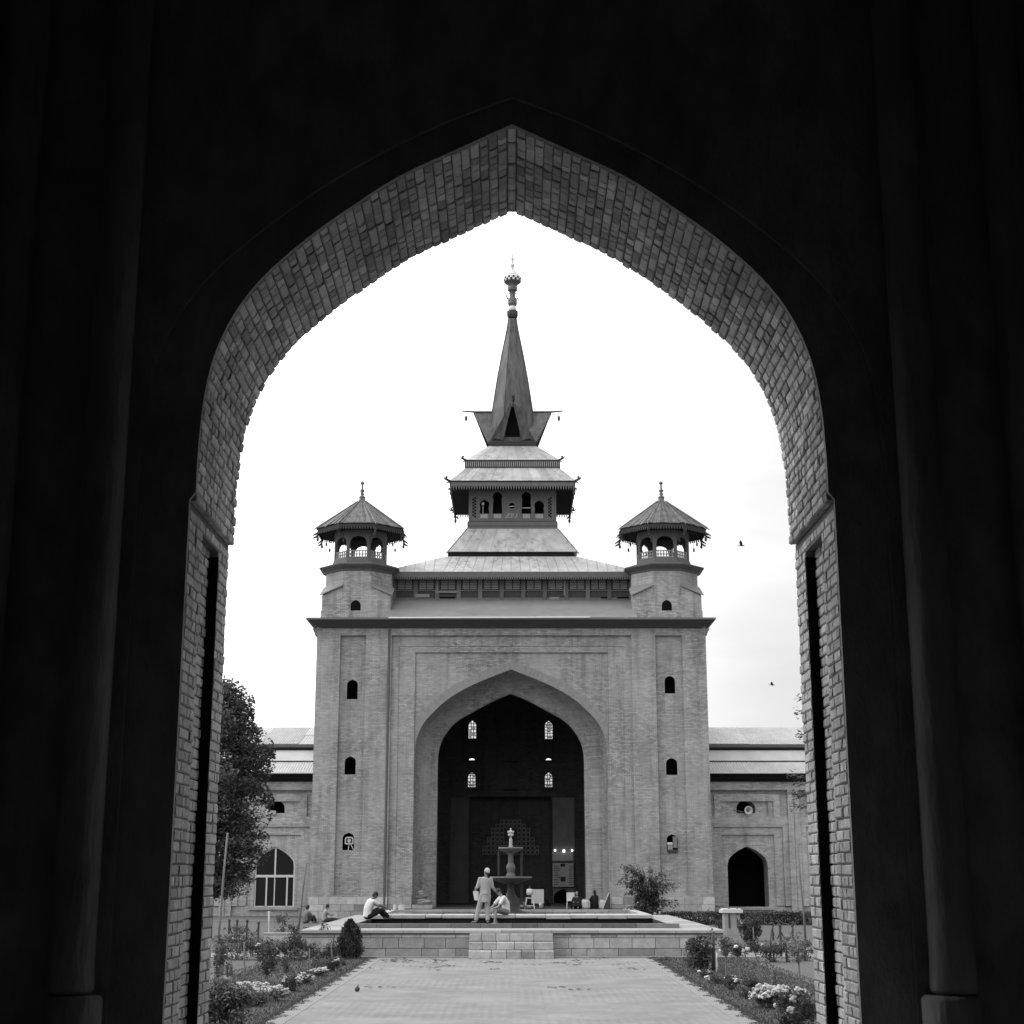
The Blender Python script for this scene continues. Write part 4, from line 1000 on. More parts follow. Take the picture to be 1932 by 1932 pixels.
        for j in range(4):
            zq = V.z - .02 - j * .09; fg.tube([(V.x, V.y, zq), (V.x + n3.x * (.16 + .1 * (j % 2)), V.y + n3.y * (.16 + .1 * (j % 2)), zq - .10), (V.x + n3.x * .34, V.y + n3.y * .34, zq - .20 + .03 * j)], [.045, .03, .01], 4, .3)
        pz = Vector((cx, Yc, 0)) + n3 * 2.15; 
        fg.tube([(pz.x, pz.y, zE - .2), (pz.x, pz.y, zE - .85)], .012, 4, .3); fg.ell((pz.x, pz.y, zE - .95), (.06, .06, .14), 6, 5, tone=.3)
    fg.build('eave_fringe', 'wood_dark', o)
    fn = MB()
    def q3(h_, y): return (h_ * 1.35 / 4.6 * .7547 * Yc / FPX / .96, zz((1180 + y / 4.6) * .75469, Yc))
    fn.lathe([q3(*q) for q in ((48, 370), (34, 345), (26, 320), (24, 300), (28, 292), (20, 280), (12, 270), (16, 258), (16, 248), (9, 238), (20, 222), (20, 212), (10, 200), (7, 175), (9, 160), (5, 150), (15, 138), (17, 126), (8, 112), (2, 104))], cx, Yc, 12)
    fn.build('turret_finial', 'finial_dark', o, smooth=True)
    return o
tag(turret(680.4, 671), 'left corner turret with open octagonal pavilion')
tag(turret(1250.5, 1258), 'right corner turret with open octagonal pavilion')

# ================================================================ WINGS
def wing(s, label):
    YW = 91.0; x0 = BC + s * (BW - .05); x1 = s * 34
    wg = empty('side_wing', (x0, YW, 0), label, 'building')
    def WP(mb, name, mt, par=None):
        o = mb.build(name, mt, par or wg)
        if par is None: o.location = (-x0, -YW, 0)
        return o
    zt_ = zz(1470, YW)
    bay = 5.5
    wl = MB(); openings = []; sills = []
    cols = [(1413.5 if s > 0 else 516)]
    dx0, dz0 = at(cols[0], 1712, YW); _, dzt = at(1, 1597, YW); dsp = at(1, 1636, YW)[1]; dw = 37 * YW / FPX / 1.0
    wxc, wz0 = at(1407.5 if s > 0 else 519, 1534, YW); wzt = at(1, 1508.5, YW)[1]; wsp = at(1, 1520, YW)[1]; ww = 17.5 * YW / FPX
    bayc = [dx0 + s * bay * k for k in range(0, 4)]
    dh = []; whs = []
    for bx in bayc:
        a = [(x + bx, z) for x, z in arch_pts(dw, dsp, dzt, 8)]; dh.append([(bx - dw, dz0)] + a + [(bx + dw, dz0)])
        b_ = [(x + bx + (wxc - dx0), wsp - .12 + t * (wzt - wsp + .16)) for x, t in ((-ww, 0), (-ww * .9, .32), (-ww * .66, .62), (-ww * .33, .84), (0, 1), (ww * .33, .84), (ww * .66, .62), (ww * .9, .32), (ww, 0))]; whs.append([(bx + wxc - dx0 - ww, wz0)] + b_ + [(bx + wxc - dx0 + ww, wz0)])
    xa, xb = sorted((x0, x1))
    wl.plate([(xa, -.1), (xa, zt_), (xb, zt_), (xb, -.1)], dh + whs, YW, YW + 1.5)
    # stepped frames standing proud of the bays
    def fz_(y): return at(1, y, YW)[1]
    def frame(c, hw, z0_, z1_, t, pr, open_bottom=True):
        hw2 = hw + t
        wl.box(c - hw2, c - hw, YW - pr, YW - .001, z0_, z1_ + t); wl.box(c + hw, c + hw2, YW - pr, YW - .001, z0_, z1_ + t); wl.box(c - hw, c + hw, YW - pr, YW - .001, z1_, z1_ + t)
    for i, bx in enumerate(bayc):
        c = bx + s * .05
        pitch2 = bay / 2
        # outermost: piers between bays
        hw1 = 2.05
        wl.box(c - pitch2 + .01, c - hw1 - .35, YW - .33, YW - .001, -.1, fz_(1491)); wl.box(c + hw1 + .35, c + pitch2 - .01, YW - .33, YW - .001, -.1, fz_(1491))
        frame(c, hw1, .6, fz_(1560), .35, .24); frame(c, 1.55, .6, fz_(1575), .5 - .01, .12)
        frame(c + wxc - dx0, 1.55, fz_(1541), fz_(1512), .4, .20); frame(c + wxc - dx0, 1.25, fz_(1541), fz_(1507), .28, .10)
        wl.box(c - pitch2 + .01, c + pitch2 - .01, YW - .26, YW - .001, fz_(1556), fz_(1541))
    wl.box(xa, xb, YW - .36, YW - .001, fz_(1491), zt_); wl.box(xa, xb, YW - .44, YW - .361, fz_(1477), zt_ + .1)
    wl.box(xa, xb, YW - .10, YW - .001, -.1, .55)
    WP(wl, 'wing_wall', 'brick_wing')
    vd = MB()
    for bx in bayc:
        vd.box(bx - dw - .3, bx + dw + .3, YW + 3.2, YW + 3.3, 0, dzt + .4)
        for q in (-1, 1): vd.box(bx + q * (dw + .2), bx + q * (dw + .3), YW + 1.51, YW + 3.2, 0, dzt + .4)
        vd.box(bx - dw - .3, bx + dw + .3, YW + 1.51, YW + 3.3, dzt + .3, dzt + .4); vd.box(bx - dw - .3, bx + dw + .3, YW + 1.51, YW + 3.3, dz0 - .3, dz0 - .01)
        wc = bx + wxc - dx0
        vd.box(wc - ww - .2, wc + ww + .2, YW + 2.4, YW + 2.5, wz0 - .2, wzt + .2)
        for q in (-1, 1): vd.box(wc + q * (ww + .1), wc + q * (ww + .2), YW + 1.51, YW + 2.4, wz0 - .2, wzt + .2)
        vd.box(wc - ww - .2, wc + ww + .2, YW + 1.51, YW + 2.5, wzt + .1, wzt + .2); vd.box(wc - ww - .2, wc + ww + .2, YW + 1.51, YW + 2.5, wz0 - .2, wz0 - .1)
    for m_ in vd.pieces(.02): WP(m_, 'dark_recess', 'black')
    # sills
    for i, bx in enumerate(bayc[:2]):
        sl_ = MB(); sl_.box(bx - dw - .25, bx + dw + .25, YW - .25, YW - .101, dz0 - .14, dz0 - .0); WP(sl_, 'sill', 'stone')
    if s < 0:                                            # glazed window with pale bars on the left
        for bx in bayc[:1]:
            gf = MB(); zmb = at(1, 1653, YW)[1]; t = .045
            out = [(bx - dw, dz0)] + [(x + bx, z) for x, z in arch_pts(dw, dsp, dzt, 8)] + [(bx + dw, dz0)]
            inn = [(bx - dw + .09, dz0 + .08)] + [(x * (1 - .09 / dw) + bx, z - .07 * (z > dsp + .4)) for x, z in arch_pts(dw, dsp, dzt, 8)] + [(bx + dw - .09, dz0 + .08)]
            gf.plate(out, [inn], YW + .10, YW + .18)
            gf.box(bx - dw, bx + dw, YW + .09, YW + .19, zmb - .07, zmb + .07)
            gf.box(bx - t, bx + t, YW + .10, YW + .17, zmb, dzt - .05)
            for u in (-.40, .62): gf.box(bx + u * dw - t, bx + u * dw + t, YW + .10, YW + .17, dz0, zmb)
            gf.box(bx - .03, bx + .03, YW + .11, YW + .16, dz0, zmb)
            fo = WP(gf, 'window_frame', 'metal_light')
            gg = MB(); gg.plate([(a_, b_) for a_, b_ in out], (), YW + .13, YW + .14); gg.build('pane', 'glass', fo)
            bx_ = MB(); bx_.box(bx + .1, bx + .75, YW + .6, YW + 1.2, dz0, dz0 + 1.15, .2); bx_.box(bx - .6, bx - .25, YW + .6, YW + .9, dz0, dz0 + .9)
            bx_.build('shelf', 'cloth_mid', fo)
    # roofs
    YEv = YW - .9; zE = zz(1457.5, YEv)
    zs_ = zz(1412, YW + 3.4)
    ym_, zm_ = YW + 1.3, zz(1437, YW + 1.3)
    r1 = MB()
    for dz in (0, -.05): r1.add([(xa, YEv, zE + dz), (xb, YEv, zE + dz), (xb, ym_, zm_ + dz), (xa, ym_, zm_ + dz)], [(0, 1, 2, 3) if dz == 0 else (3, 2, 1, 0)])
    up = MB(); up.add([(xa, ym_ - .1, zm_ + .05), (xb, ym_ - .1, zm_ + .05), (xb, YW + 3.4, zs_), (xa, YW + 3.4, zs_)], [(0, 1, 2, 3)]); WP(up, 'roof_slope', 'tin_slope')
    WP(r1, 'lower_roof', 'tin_wing')
    YU = YW + 3.0; zU = zz(1404, YU); zR = zz(1372.5, YW + 9)
    r2 = MB(); r2.add([(xa, YU, zU), (xb, YU, zU), (xb, YW + 9, zR), (xa, YW + 9, zR), (xa, YW + 15, zU), (xb, YW + 15, zU)], [(0, 1, 2, 3), (3, 2, 5, 4)])
    # separate, differently weathered sheets
    k = xa
    while k < xb:
        w_ = R.uniform(1.0, 2.6); t0, t1 = R.choice(((0, .5), (.5, 1), (0, 1)))
        if R.random() < .5:
            f_ = lambda t: (YU + (YW + 9 - YU) * t, zU + (zR - zU) * t + .02)
            (ya_, za_), (yb_, zb2) = f_(t0 + .01), f_(t1 - .01); r2.add([(k, ya_, za_), (min(k + w_, xb), ya_, za_), (min(k + w_, xb), yb_, zb2), (k, yb_, zb2)], [(0, 1, 2, 3)], R.random())
        k += w_
    WP(r2, 'upper_roof', 'tin_wing')
    fs = MB(); fs.box(xa, xb, YU - .04, YU, zU - .2, zU - .002); fs.box(xa, xb, YEv - .02, YEv, zE - .06, zE + .02, 1)
    WP(fs, 'fascia', 'eave')
    gt_ = MB(); gt_.tube([(xa, YEv - .06, zE - .03), (xb, YEv - .06, zE - .03)], .045, 6); WP(gt_, 'gutter', 'metal_light')
    sf = MB(); sf.box(xa, xb, YU + .01, YW + 14.9, zU - .35, zU - .22); sf.box(xa, xb, YW + 3.5, YW + 3.6, zs_ - .4, zU - .3); sf.box(xa, xb, YEv + .1, YW + 3.3, zt_ + .0, zt_ + .04)
    sf.box(xa, xb, YW + 14.7, YW + 14.9, 0, zU - .3)
    sf.add([(xa, YEv + .02, zE - .06), (xb, YEv + .02, zE - .06), (xb, YW - .45, zz(1476, YW)), (xa, YW - .45, zz(1476, YW))], [(3, 2, 1, 0)])  # near-black sloping sheet stands for the shade band below the eave
    WP(sf, 'soffit_shade', 'soffit_shade')
    return wg, wxc, wz0, ww
wr = wing(1, 'low brick wing with tin roofs right of the portal block')
wleft = wing(-1, 'low brick wing with glazed window left of the portal block')
# ground dado under portal sides handled above

# ================================================================ FOUNTAIN PLATFORM
YP = 47.5; PZ = EYE - 1.71; KZ = EYE - 1.575
plat = empty('fountain_platform', (0, YP, 0), 'broad ashlar platform holding the ablution pool, at the end of the path', 'platform')
def PP(mb, name, mt, **k):
    o = mb.build(name, mt, plat, **k); o.location = (0, -YP, 0); return o
PXH = 6.42; PYB = 64.5
fl = MB()
# body walls of coursed blocks
def courses(mb, ax, c, a0, a1, depth, rows, jit=.012, lens=(.45, 1.1)):
    """ax 0: wall facing -Y running along X at y=c ; ax 1/-1: wall running along Y at x=c"""
    for (z0, z1) in rows:
        a = a0
        while a < a1 - .02:
            l_ = R.uniform(*lens)
            if a1 - a - l_ < lens[0] * .6: l_ = a1 - a
            pr = R.uniform(0, jit); tn_ = min(1, max(0, R.gauss(.5, .24)))
            if ax == 0: mb.box(a + .006, a + l_ - .006, c - pr, c + depth, z0 + .006, z1 - .006, tn_)
            elif ax == 1: mb.box(c - depth, c + pr, a + .006, a + l_ - .006, z0 + .006, z1 - .006, tn_)
            else: mb.box(c - pr, c + depth, a + .006, a + l_ - .006, z0 + .006, z1 - .006, tn_)
            a += l_
rows_ = [(-.05, .25), (.25, .56), (.56, PZ - .09)]
wb = MB(); courses(wb, 0, YP, -PXH, PXH, .3, rows_); courses(wb, 1, PXH, YP + .3, PYB, .3, rows_); courses(wb, -1, -PXH, YP + .3, PYB, .3, rows_)
PP(wb, 'platform_wall', 'stone', bevel=.008)
core_ = MB(); core_.box(-PXH + .05, PXH - .05, YP + .05, YP + 2.28, 0, PZ - .092); core_.box(-PXH + .05, PXH - .05, 62.2, PYB - .05, 0, PZ - .092)
for s in (-1, 1): core_.box(s * 4.98, s * (PXH - .05), YP + 2.28, 62.2, 0, PZ - .092)
core_.box(-5, 5, YP + 2.28, 62.2, 0, .3)
PP(core_, 'platform_core', 'stone_dark')
cp = MB()
courses(cp, 0, YP - .05, -PXH - .06, PXH + .06, .5, [(PZ - .09, PZ)], .006, (1.0, 1.8))
x = -PXH
for (xa, xb, ya, yb) in ((-PXH - .06, -5.32, YP + .46, 62.6), (5.32, PXH + .06, YP + .46, 62.6)):
    y = ya
    while y < yb:
        l_ = min(R.uniform(.9, 1.5), yb - y); cp.box(xa, xb, y + .004, y + l_ - .004, PZ - .09, PZ - .001, R.random()); y += l_
cp.box(-5.34, 5.34, YP + .46, 49.3, PZ - .09, PZ - .002, .5); cp.box(-PXH - .06, PXH + .06, 62.61, PYB, PZ - .09, PZ - .003, .5)
PP(cp, 'coping', 'coping')
cpd = MB(); cpd.box(-PXH - .02, PXH + .02, YP - .02, YP + .2, PZ - .135, PZ - .092); PP(cpd, 'painted_coping_shadow', 'stone_dark')  # dark strip painted as the shadow line beneath the coping
# steps at the front: three courses
sm_ = MB(); xs0, xs1 = at(884, 1790, 46.4)[0], at(1045, 1790, 46.4)[0]
tops = [(46.35, .24), (46.75, .47), (47.15, .70)]; zprev = 0
for (y, zt__) in tops:
    courses(sm_, 0, y, xs0, xs1, YP - y, [(zprev, zt__)], .004, (.35, .75)); zprev = zt__
PP(sm_, 'front_steps', 'stone', bevel=.01)
pl_ = MB()
x = -PXH - .1
while x < PXH:
    l_ = R.uniform(.8, 1.5); pl_.box(x, x + l_ - .01, 47.0, 47.44, -.03, .035, R.random()); x += l_
PP(pl_, 'plinth_strip', 'paleearth')
# kerb round the channel
kr = MB()
courses(kr, 0, 49.3, -5.31, 5.31, .35, [(PZ, KZ)], .004, (.7, 1.3))
PP(kr, 'kerb', 'kerb_stone')
ks = MB()
for s in (-1, 1):
    y = 49.66
    while y < 62:
        l_ = min(R.uniform(.8, 1.4), 62 - y + .01); ks.box(s * 4.96, s * 5.31, y, y + l_ - .008, PZ, KZ, R.random()); y += l_
[PP(m_, 'side_kerb', 'coping') for m_ in ks.pieces(.03)]
SLZ = zz(1726, 54.7); SLB = zz(1733.3, 54.7)
ch = MB()
ch.box(-4.95, 4.95, 49.66, 54.9, .5, KZ - .22); 
ch.box(-4.9, 4.9, 54.92, 55.2, .4, SLB - .003); ch.box(-4.95, 4.95, 49.66, 49.68, .4, KZ - .01)
for s in (-1, 1): ch.box(s * 4.93, s * 4.955, 49.68, 55, .4, KZ - .01)
PP(ch, 'channel', 'wet')
sb = MB(); x = -4.97
while x < 4.93:
    l_ = min(R.uniform(.55, 1.3), 4.95 - x)
    if 4.95 - x - l_ < .4: l_ = 4.95 - x
    j0 = R.uniform(-.02, .02)
    sb.box(x + .006, x + l_ - .006, 54.66 + R.uniform(0, .03), 56.1, SLB + R.uniform(-.02, .02), SLZ + R.uniform(-.006, .004), min(1, max(0, R.gauss(.55, .25)))); x += l_
PP(sb, 'slab_rim', 'slab', bevel=.02)
ir = MB()
for s in (-1, 1):
    y = 56.1
    while y < 62.2:
        l_ = min(1.1, 62.2 - y + .01); ir.box(s * 4.62, s * 4.95, y, y + l_ - .01, PZ, SLZ - .002, R.random()); y += l_
x = -4.95
while x < 4.94: ir.box(x, min(x + 1.09, 4.95), 61.7, 62.05, PZ, SLZ + .005, R.random()); x += 1.1
PP(ir, 'pool_rim', 'slab')
wt = MB(); wt.box(-4.6, 4.6, 56.12, 61.68, .3, SLZ - .05); tag(wt.build('pool_water', 'water'), kind='structure')

# fountain ----------------------------------------------------------------
YFt = 58.6; fcx = at(963.7, 1650, YFt)[0]
ft = empty('fountain', (fcx, YFt, SLZ - .2), 'two tiered stone fountain rising from the middle of the pool', 'fountain')
def q4(h_, y): return (h_ / 5.367 * .7547 * YFt / FPX / 1.03, zz((2040 + y / 5.367) * .75469, YFt))
def FP(mb, name, mt='pale', **k):
    o = mb.build(name, mt, ft, **k); o.location = (-fcx, -YFt, -(SLZ - .2)); return o
F_ = MB(); F_.lathe([(.72, SLZ - .4), (.72, SLZ - .02)] + [q4(*q) for q in ((130, 1260), (128, 1200), (112, 1150), (95, 1105), (62, 1060), (45, 1000), (46, 930), (60, 905))], fcx, YFt, 24); FP(F_, 'pedestal', 'fstone_dark', smooth=True)
F_ = MB(); F_.lathe([q4(*q) for q in ((62, 906), (120, 895), (200, 872), (250, 850), (270, 838), (284, 836), (286, 818), (275, 814), (262, 826), (200, 850), (60, 862))], fcx, YFt, 32); FP(F_, 'lower_basin', smooth=True)
F_ = MB(); F_.lathe([q4(*q) for q in ((62, 860), (62, 800), (58, 780), (44, 768), (48, 752), (58, 720), (62, 690), (52, 655), (38, 640), (34, 610), (38, 600), (34, 580), (34, 540), (42, 510), (60, 492))], fcx, YFt, 24); FP(F_, 'baluster_stem', smooth=True)
F_ = MB(); F_.lathe([q4(*q) for q in ((60, 493), (110, 478), (145, 462), (160, 448), (168, 440), (168, 424), (160, 420), (150, 432), (30, 445))], fcx, YFt, 32); FP(F_, 'upper_basin', smooth=True)
F_ = MB(); F_.lathe([q4(*q) for q in ((30, 446), (28, 410), (20, 380), (22, 350), (22, 315), (14, 305), (12, 280), (22, 272), (38, 262), (40, 248), (30, 240), (34, 232), (46, 215), (42, 200), (24, 205), (14, 200), (12, 185), (10, 168), (2, 162))], fcx, YFt, 16); FP(F_, 'fountain_finial', 'slab', smooth=True)
for px, y0, y1 in ((575, 470, 800), (880, 470, 1150)):
    X = at((1140 + px / 5.367) * .75469, 1650, YFt)[0]; F_ = MB(); F_.tube([(X, YFt, zz((2040 + y0 / 5.367) * .75469, YFt)), (X, YFt, zz((2040 + y1 / 5.367) * .75469, YFt))], .045, 8); FP(F_, 'water_pipe', 'pipe')

# ================================================================ PEOPLE
def capsule(mb, a, b, ra, rb, n=10):
    a, b = Vector(a), Vector(b); L_ = (b - a)
    mb.tube([a - L_.normalized() * ra * .5, a, a.lerp(b, .5), b, b + L_.normalized() * rb * .5], [ra * .75, ra, (ra + rb) / 2, rb, rb * .7], n)
def remesh(o, vox, smooth_it=3):
    r = o.modifiers.new('remesh', 'REMESH'); r.mode = 'VOXEL'; r.voxel_size = vox; r.use_smooth_shade = True
    s = o.modifiers.new('smooth', 'SMOOTH'); s.factor = .5; s.iterations = smooth_it
def person(loc, rz, J, label, mats, vox=.014, sleeve=.6, group=None, extra=None, robe=None, bare_legs=False, cap=None, hair='hair', hairlen=0, torso_w=1.0):
    """J: joints in local metres (x right, y forward, z up)."""
    root = empty('person', loc, label, 'person', group); root.rotation_euler = (0, 0, rz)
    V = {k: Vector(v) for k, v in J.items()}
    b = MB()
    hd, nk = V['head'], V['neck']; up = (hd - nk).normalized(); fwd = V.get('look', Vector((0, 1, 0))).normalized()
    fwd = (fwd - up * fwd.dot(up)).normalized(); rt = fwd.cross(up)
    Rm = Matrix((rt, fwd, up)).transposed()
    b.ell(hd, (.074, .092, .112), 14, 10, rot=Rm); b.ell(hd + fwd * .03 - up * .06, (.052, .06, .06), 10, 8, rot=Rm)
    b.ell(hd + fwd * .098 - up * .02, (.013, .018, .024), 6, 5, rot=Rm)
    for s in (-1, 1): b.ell(hd + rt * .074 * s - up * .01 - fwd * .005, (.012, .02, .032), 6, 5, rot=Rm)
    b.ell(hd + fwd * .088 - up * .062, (.024, .012, .01), 6, 5, rot=Rm)
    capsule(b, nk - up * .03, hd - up * .06, .055, .05)
    sh = (V['shl'] + V['shr']) / 2; hp = (V['hpl'] + V['hpr']) / 2; ax = (V['shr'] - V['shl']).normalized(); spn = (sh - hp)
    mid = hp.lerp(sh, .5) + V.get('bow', Vector((0, 0, 0)))
    def torso(mb, g=0.0, tw=1.0):
        pts_ = [hp - spn.normalized() * .06, hp, mid.lerp(hp, .3), mid, mid.lerp(sh, .6), sh, sh + (nk - sh) * .6]
        rad = [(.12, .09), (.165, .12), (.155, .115), (.155, .115), (.18, .12), (.165, .10), (.07, .065)]
        o_ = len(mb.v); n = 14
        for i, p_ in enumerate(pts_):
            d_ = (pts_[min(i + 1, len(pts_) - 1)] - pts_[max(i - 1, 0)]).normalized(); a_ = (ax - d_ * ax.dot(d_)).normalized(); c_ = d_.cross(a_)
            for k in range(n):
                t = 2 * pi * k / n; mb.v.append(tuple(p_ + a_ * ((rad[i][0] * tw + g) * cos(t)) + c_ * ((rad[i][1] * tw + g) * sin(t))))
        for i in range(len(pts_) - 1):
            for k in range(n): k2 = (k + 1) % n; mb.f.append((o_ + i * n + k, o_ + i * n + k2, o_ + (i + 1) * n + k2, o_ + (i + 1) * n + k)); mb.t.append(.5)
        mb.f.append(tuple(o_ + k for k in range(n))[::-1]); mb.f.append(tuple(o_ + (len(pts_) - 1) * n + k for k in range(n))); mb.t += [.5, .5]
    torso(b, 0, torso_w)
    for s in 'lr':
        S, E, H = V['sh' + s], V['el' + s], V['ha' + s]
        capsule(b, S, E, .052, .040); capsule(b, E, H, .040, .026)
        dr = (H - E).normalized(); sd = dr.cross(Vector((0, 0, 1)) if abs(dr.z) < .9 else Vector((0, 1, 0))).normalized(); nm = sd.cross(dr)
        b.tube([H - dr * .02, H + dr * .04, H + dr * .085], [(.026, .018), (.040, .018), (.038, .014)], 8)
        for f_, (o_, l_) in enumerate(((-.028, .060), (-.010, .072), (.010, .068), (.028, .052))):
            p0 = H + dr * .075 + sd * o_; b.tube([p0, p0 + dr * l_ * .55 - nm * .006, p0 + dr * l_ * .95 - nm * .026], [.0105, .0095, .008], 6)
        p0 = H + dr * .02 + sd * .032; b.tube([p0, p0 + dr * .03 + sd * .028, p0 + dr * .062 + sd * .032], [.013, .011, .009], 6)
        K_, A_, T_ = V['kn' + s], V['an' + s], V['to' + s]; Hp = V['hp' + s]
        capsule(b, Hp, K_, .085, .058); capsule(b, K_, A_, .056, .036)
        b.tube([A_ - (T_ - A_) * .25 + Vector((0, 0, -.02)), A_ + Vector((0, 0, -.025)), A_.lerp(T_, .6), T_], [(.032, .03), (.038, .035), (.043, .024), (.03, .015)], 8)
    bd = b.build('body', mats.get('skin', 'skin'), root); remesh(bd, vox, 2)
    # hair or cap
    h = MB(); h.ell(hd + up * .022 - fwd * .012, (.082, .097, .104), 14, 9, rot=Rm)
    if not cap: h.ell(hd - fwd * .045 - up * .02, (.078, .062, .085), 12, 8, rot=Rm)
    if hairlen: h.tube([hd - fwd * .03, nk - fwd * .05, nk - fwd * .08 - up * hairlen], [.09, .075, .05], 10)
    ho = h.build('cap' if cap else 'hair', cap or hair, root, smooth=True)
    if cap: ho2 = MB().ell(hd - fwd * .035 - up * .045, (.074, .055, .05), 12, 8, rot=Rm).build('hair', hair, root, smooth=True)
    # upper garment
    g = MB(); torso(g, .022, torso_w)
    for s in 'lr':
        S, E, H = V['sh' + s], V['el' + s], V['ha' + s]
        if sleeve <= .6: q = S.lerp(E, sleeve / .6 if sleeve < .6 else .7); g.tube([S - (E - S) * .12, S, q], [.05, .072, .068], 10)
        else: q = E.lerp(H, .82); g.tube([S - (E - S) * .12, S, S.lerp(E, .6), E, q], [.05, .072, .064, .058, .048], 10)
    if robe:                                             # a skirt of cloth hanging from the waist to a hem
        for (p0, r0, p1, r1) in robe: g.tube([p0, Vector(p0).lerp(Vector(p1), .5), p1], [r0, ((r0[0] + r1[0]) / 2, (r0[1] + r1[1]) / 2), r1], 14)
    go = g.build('shirt', mats['top'], root); remesh(go, vox, 3)
    t_ = MB()
    for s in 'lr':
        K_, A_ = V['kn' + s], V['an' + s]; Hp = V['hp' + s]
        if bare_legs: t_.tube([Hp - (K_ - Hp) * .1, Hp, Hp.lerp(K_, .82)], [.09, .115, .088], 10)
        else: t_.tube([Hp - (K_ - Hp) * .1, Hp, Hp.lerp(K_, .6), K_, K_.lerp(A_, .5), K_.lerp(A_, .95)], [.09, .112, .092, .082, .075, .066], 10)
    t_.ell(hp, (.17 * torso_w, .135, .11), 12, 8)
    to = t_.build('trousers' if not bare_legs else 'shorts', mats['bottom'], root); remesh(to, vox, 3)
    if extra: extra(root)
    return root
# standing man (seen from behind), on the kerb
mx, my = at(910, 1741, 49.47)[0], 49.47
def towel(root):
    c = MB(); c.plate([(-.26, .72), (-.31, .98), (-.22, 1.02), (-.12, .98), (-.14, .70)], (), .10, .135); o = c.build('towel', 'cloth_white', root)
person((mx, my, KZ), 0, dict(head=(.135, .04, 1.60), neck=(.11, .03, 1.45), look=(-.75, .6, -.15), shl=(-.07, .03, 1.39), shr=(.26, .03, 1.38), ell=(-.165, -.02, 1.12), elr=(.32, .05, 1.12),
        hal=(-.22, .20, 1.06), har=(.42, .22, .98), hpl=(.0, 0, .86), hpr=(.17, 0, .86), knl=(-.12, .05, .47), knr=(.15, .04, .47), anl=(-.21, .0, .07), anr=(.17, -.02, .07), tol=(-.36, .12, .02), tor=(.18, .16, .02)),
       'man in pale long shirt and white cap standing on the pool kerb', dict(top='cloth_pale', bottom='cloth_pale', skin='skin_dark'), sleeve=.9, cap='cloth_cap', torso_w=.98,
       robe=[((.09, .02, 1.12), (.12, .08), (.085, .01, .90), (.20, .14)), ((.085, .01, .98), (.17, .11), (.09, .02, .66), (.205, .15))], extra=towel)
# seated man in white T-shirt on the slab edge, bent forward to the left
sx_, sy_ = at(954.5, 1727, 54.75)[0], 54.80
person((sx_, sy_, SLZ), radians(112), dict(head=(.0, .28, .79), neck=(.0, .19, .66), look=(-.1, .8, -.7), shl=(-.18, .15, .58), shr=(.18, .15, .58), ell=(-.24, .40, .26), elr=(.24, .42, .26), bow=(0, -.07, .03),
        hal=(-.08, .60, .20), har=(.10, .60, .22), hpl=(-.10, 0, .10), hpr=(.10, 0, .10), knl=(-.16, .43, .18), knr=(.15, .40, .16), anl=(-.18, .50, -.27), anr=(.14, .28, -.27), tol=(-.19, .68, -.31), tor=(.15, .47, -.31)),
       'man in white shirt and dark shorts sitting bent over beside the standing man', dict(top='cloth_white', bottom='cloth_mid', skin='skin'), sleeve=.6, bare_legs=True)
# man in white T-shirt seated at the left end of the slab
lx_, ly_ = at(693, 1733, 53.2)[0], 53.2
person((lx_, ly_, KZ), radians(-62), dict(head=(.03, .27, .82), neck=(0, .19, .69), look=(.1, .9, -.5), shl=(-.19, .13, .62), shr=(.19, .13, .62), ell=(-.22, .42, .48), elr=(.22, .42, .46), bow=(0, -.05, .0),
        hal=(-.10, .68, .40), har=(.14, .70, .36), hpl=(-.10, 0, .12), hpr=(.10, 0, .12), knl=(-.14, .44, .34), knr=(.15, .46, .32), anl=(-.14, .72, .08), anr=(.14, .74, .08), tol=(-.16, .92, .04), tor=(.15, .94, .04)),
       'man in white shirt and dark trousers sitting at the left end of the pool', dict(top='cloth_white', bottom='cloth_black', skin='skin_dark'), sleeve=.6, torso_w=1.05)
# two people on the ground far left
sit = dict(head=(0, .12, .80), neck=(0, .08, .66), look=(0, 1, -.3), shl=(-.18, .06, .58), shr=(.18, .06, .58), ell=(-.24, .25, .38), elr=(.24, .25, .38), hal=(-.1, .46, .36), har=(.1, .46, .36), bow=(0, -.05, 0),
           hpl=(-.1, 0, .10), hpr=(.1, 0, .10), knl=(-.16, .40, .36), knr=(.16, .40, .36), anl=(-.13, .55, .07), anr=(.13, .55, .07), tol=(-.14, .74, .03), tor=(.14, .74, .03))
lay = dict(sit); lay.update(knl=(-.12, .48, .16), knr=(.14, .50, .14), anl=(-.12, .92, .07), anr=(.14, .95, .07), tol=(-.12, 1.0, .16), tor=(.14, 1.02, .15))
X, Y_ = ground(576, 1742.5); person((X, Y_, 0), radians(-50), sit, 'person in a grey shirt crouching on the ground left of the other garden sitter', dict(top='cloth_mid', bottom='cloth_dark', skin='skin_dark'), vox=.03, sleeve=.9)
X, Y_ = ground(613, 1740); person((X, Y_, 0), radians(-80), lay, 'person in a pale shirt sitting with legs stretched out beside the platform', dict(top='cloth_pale', bottom='cloth_dark', skin='skin_dark'), vox=.03, sleeve=.9)
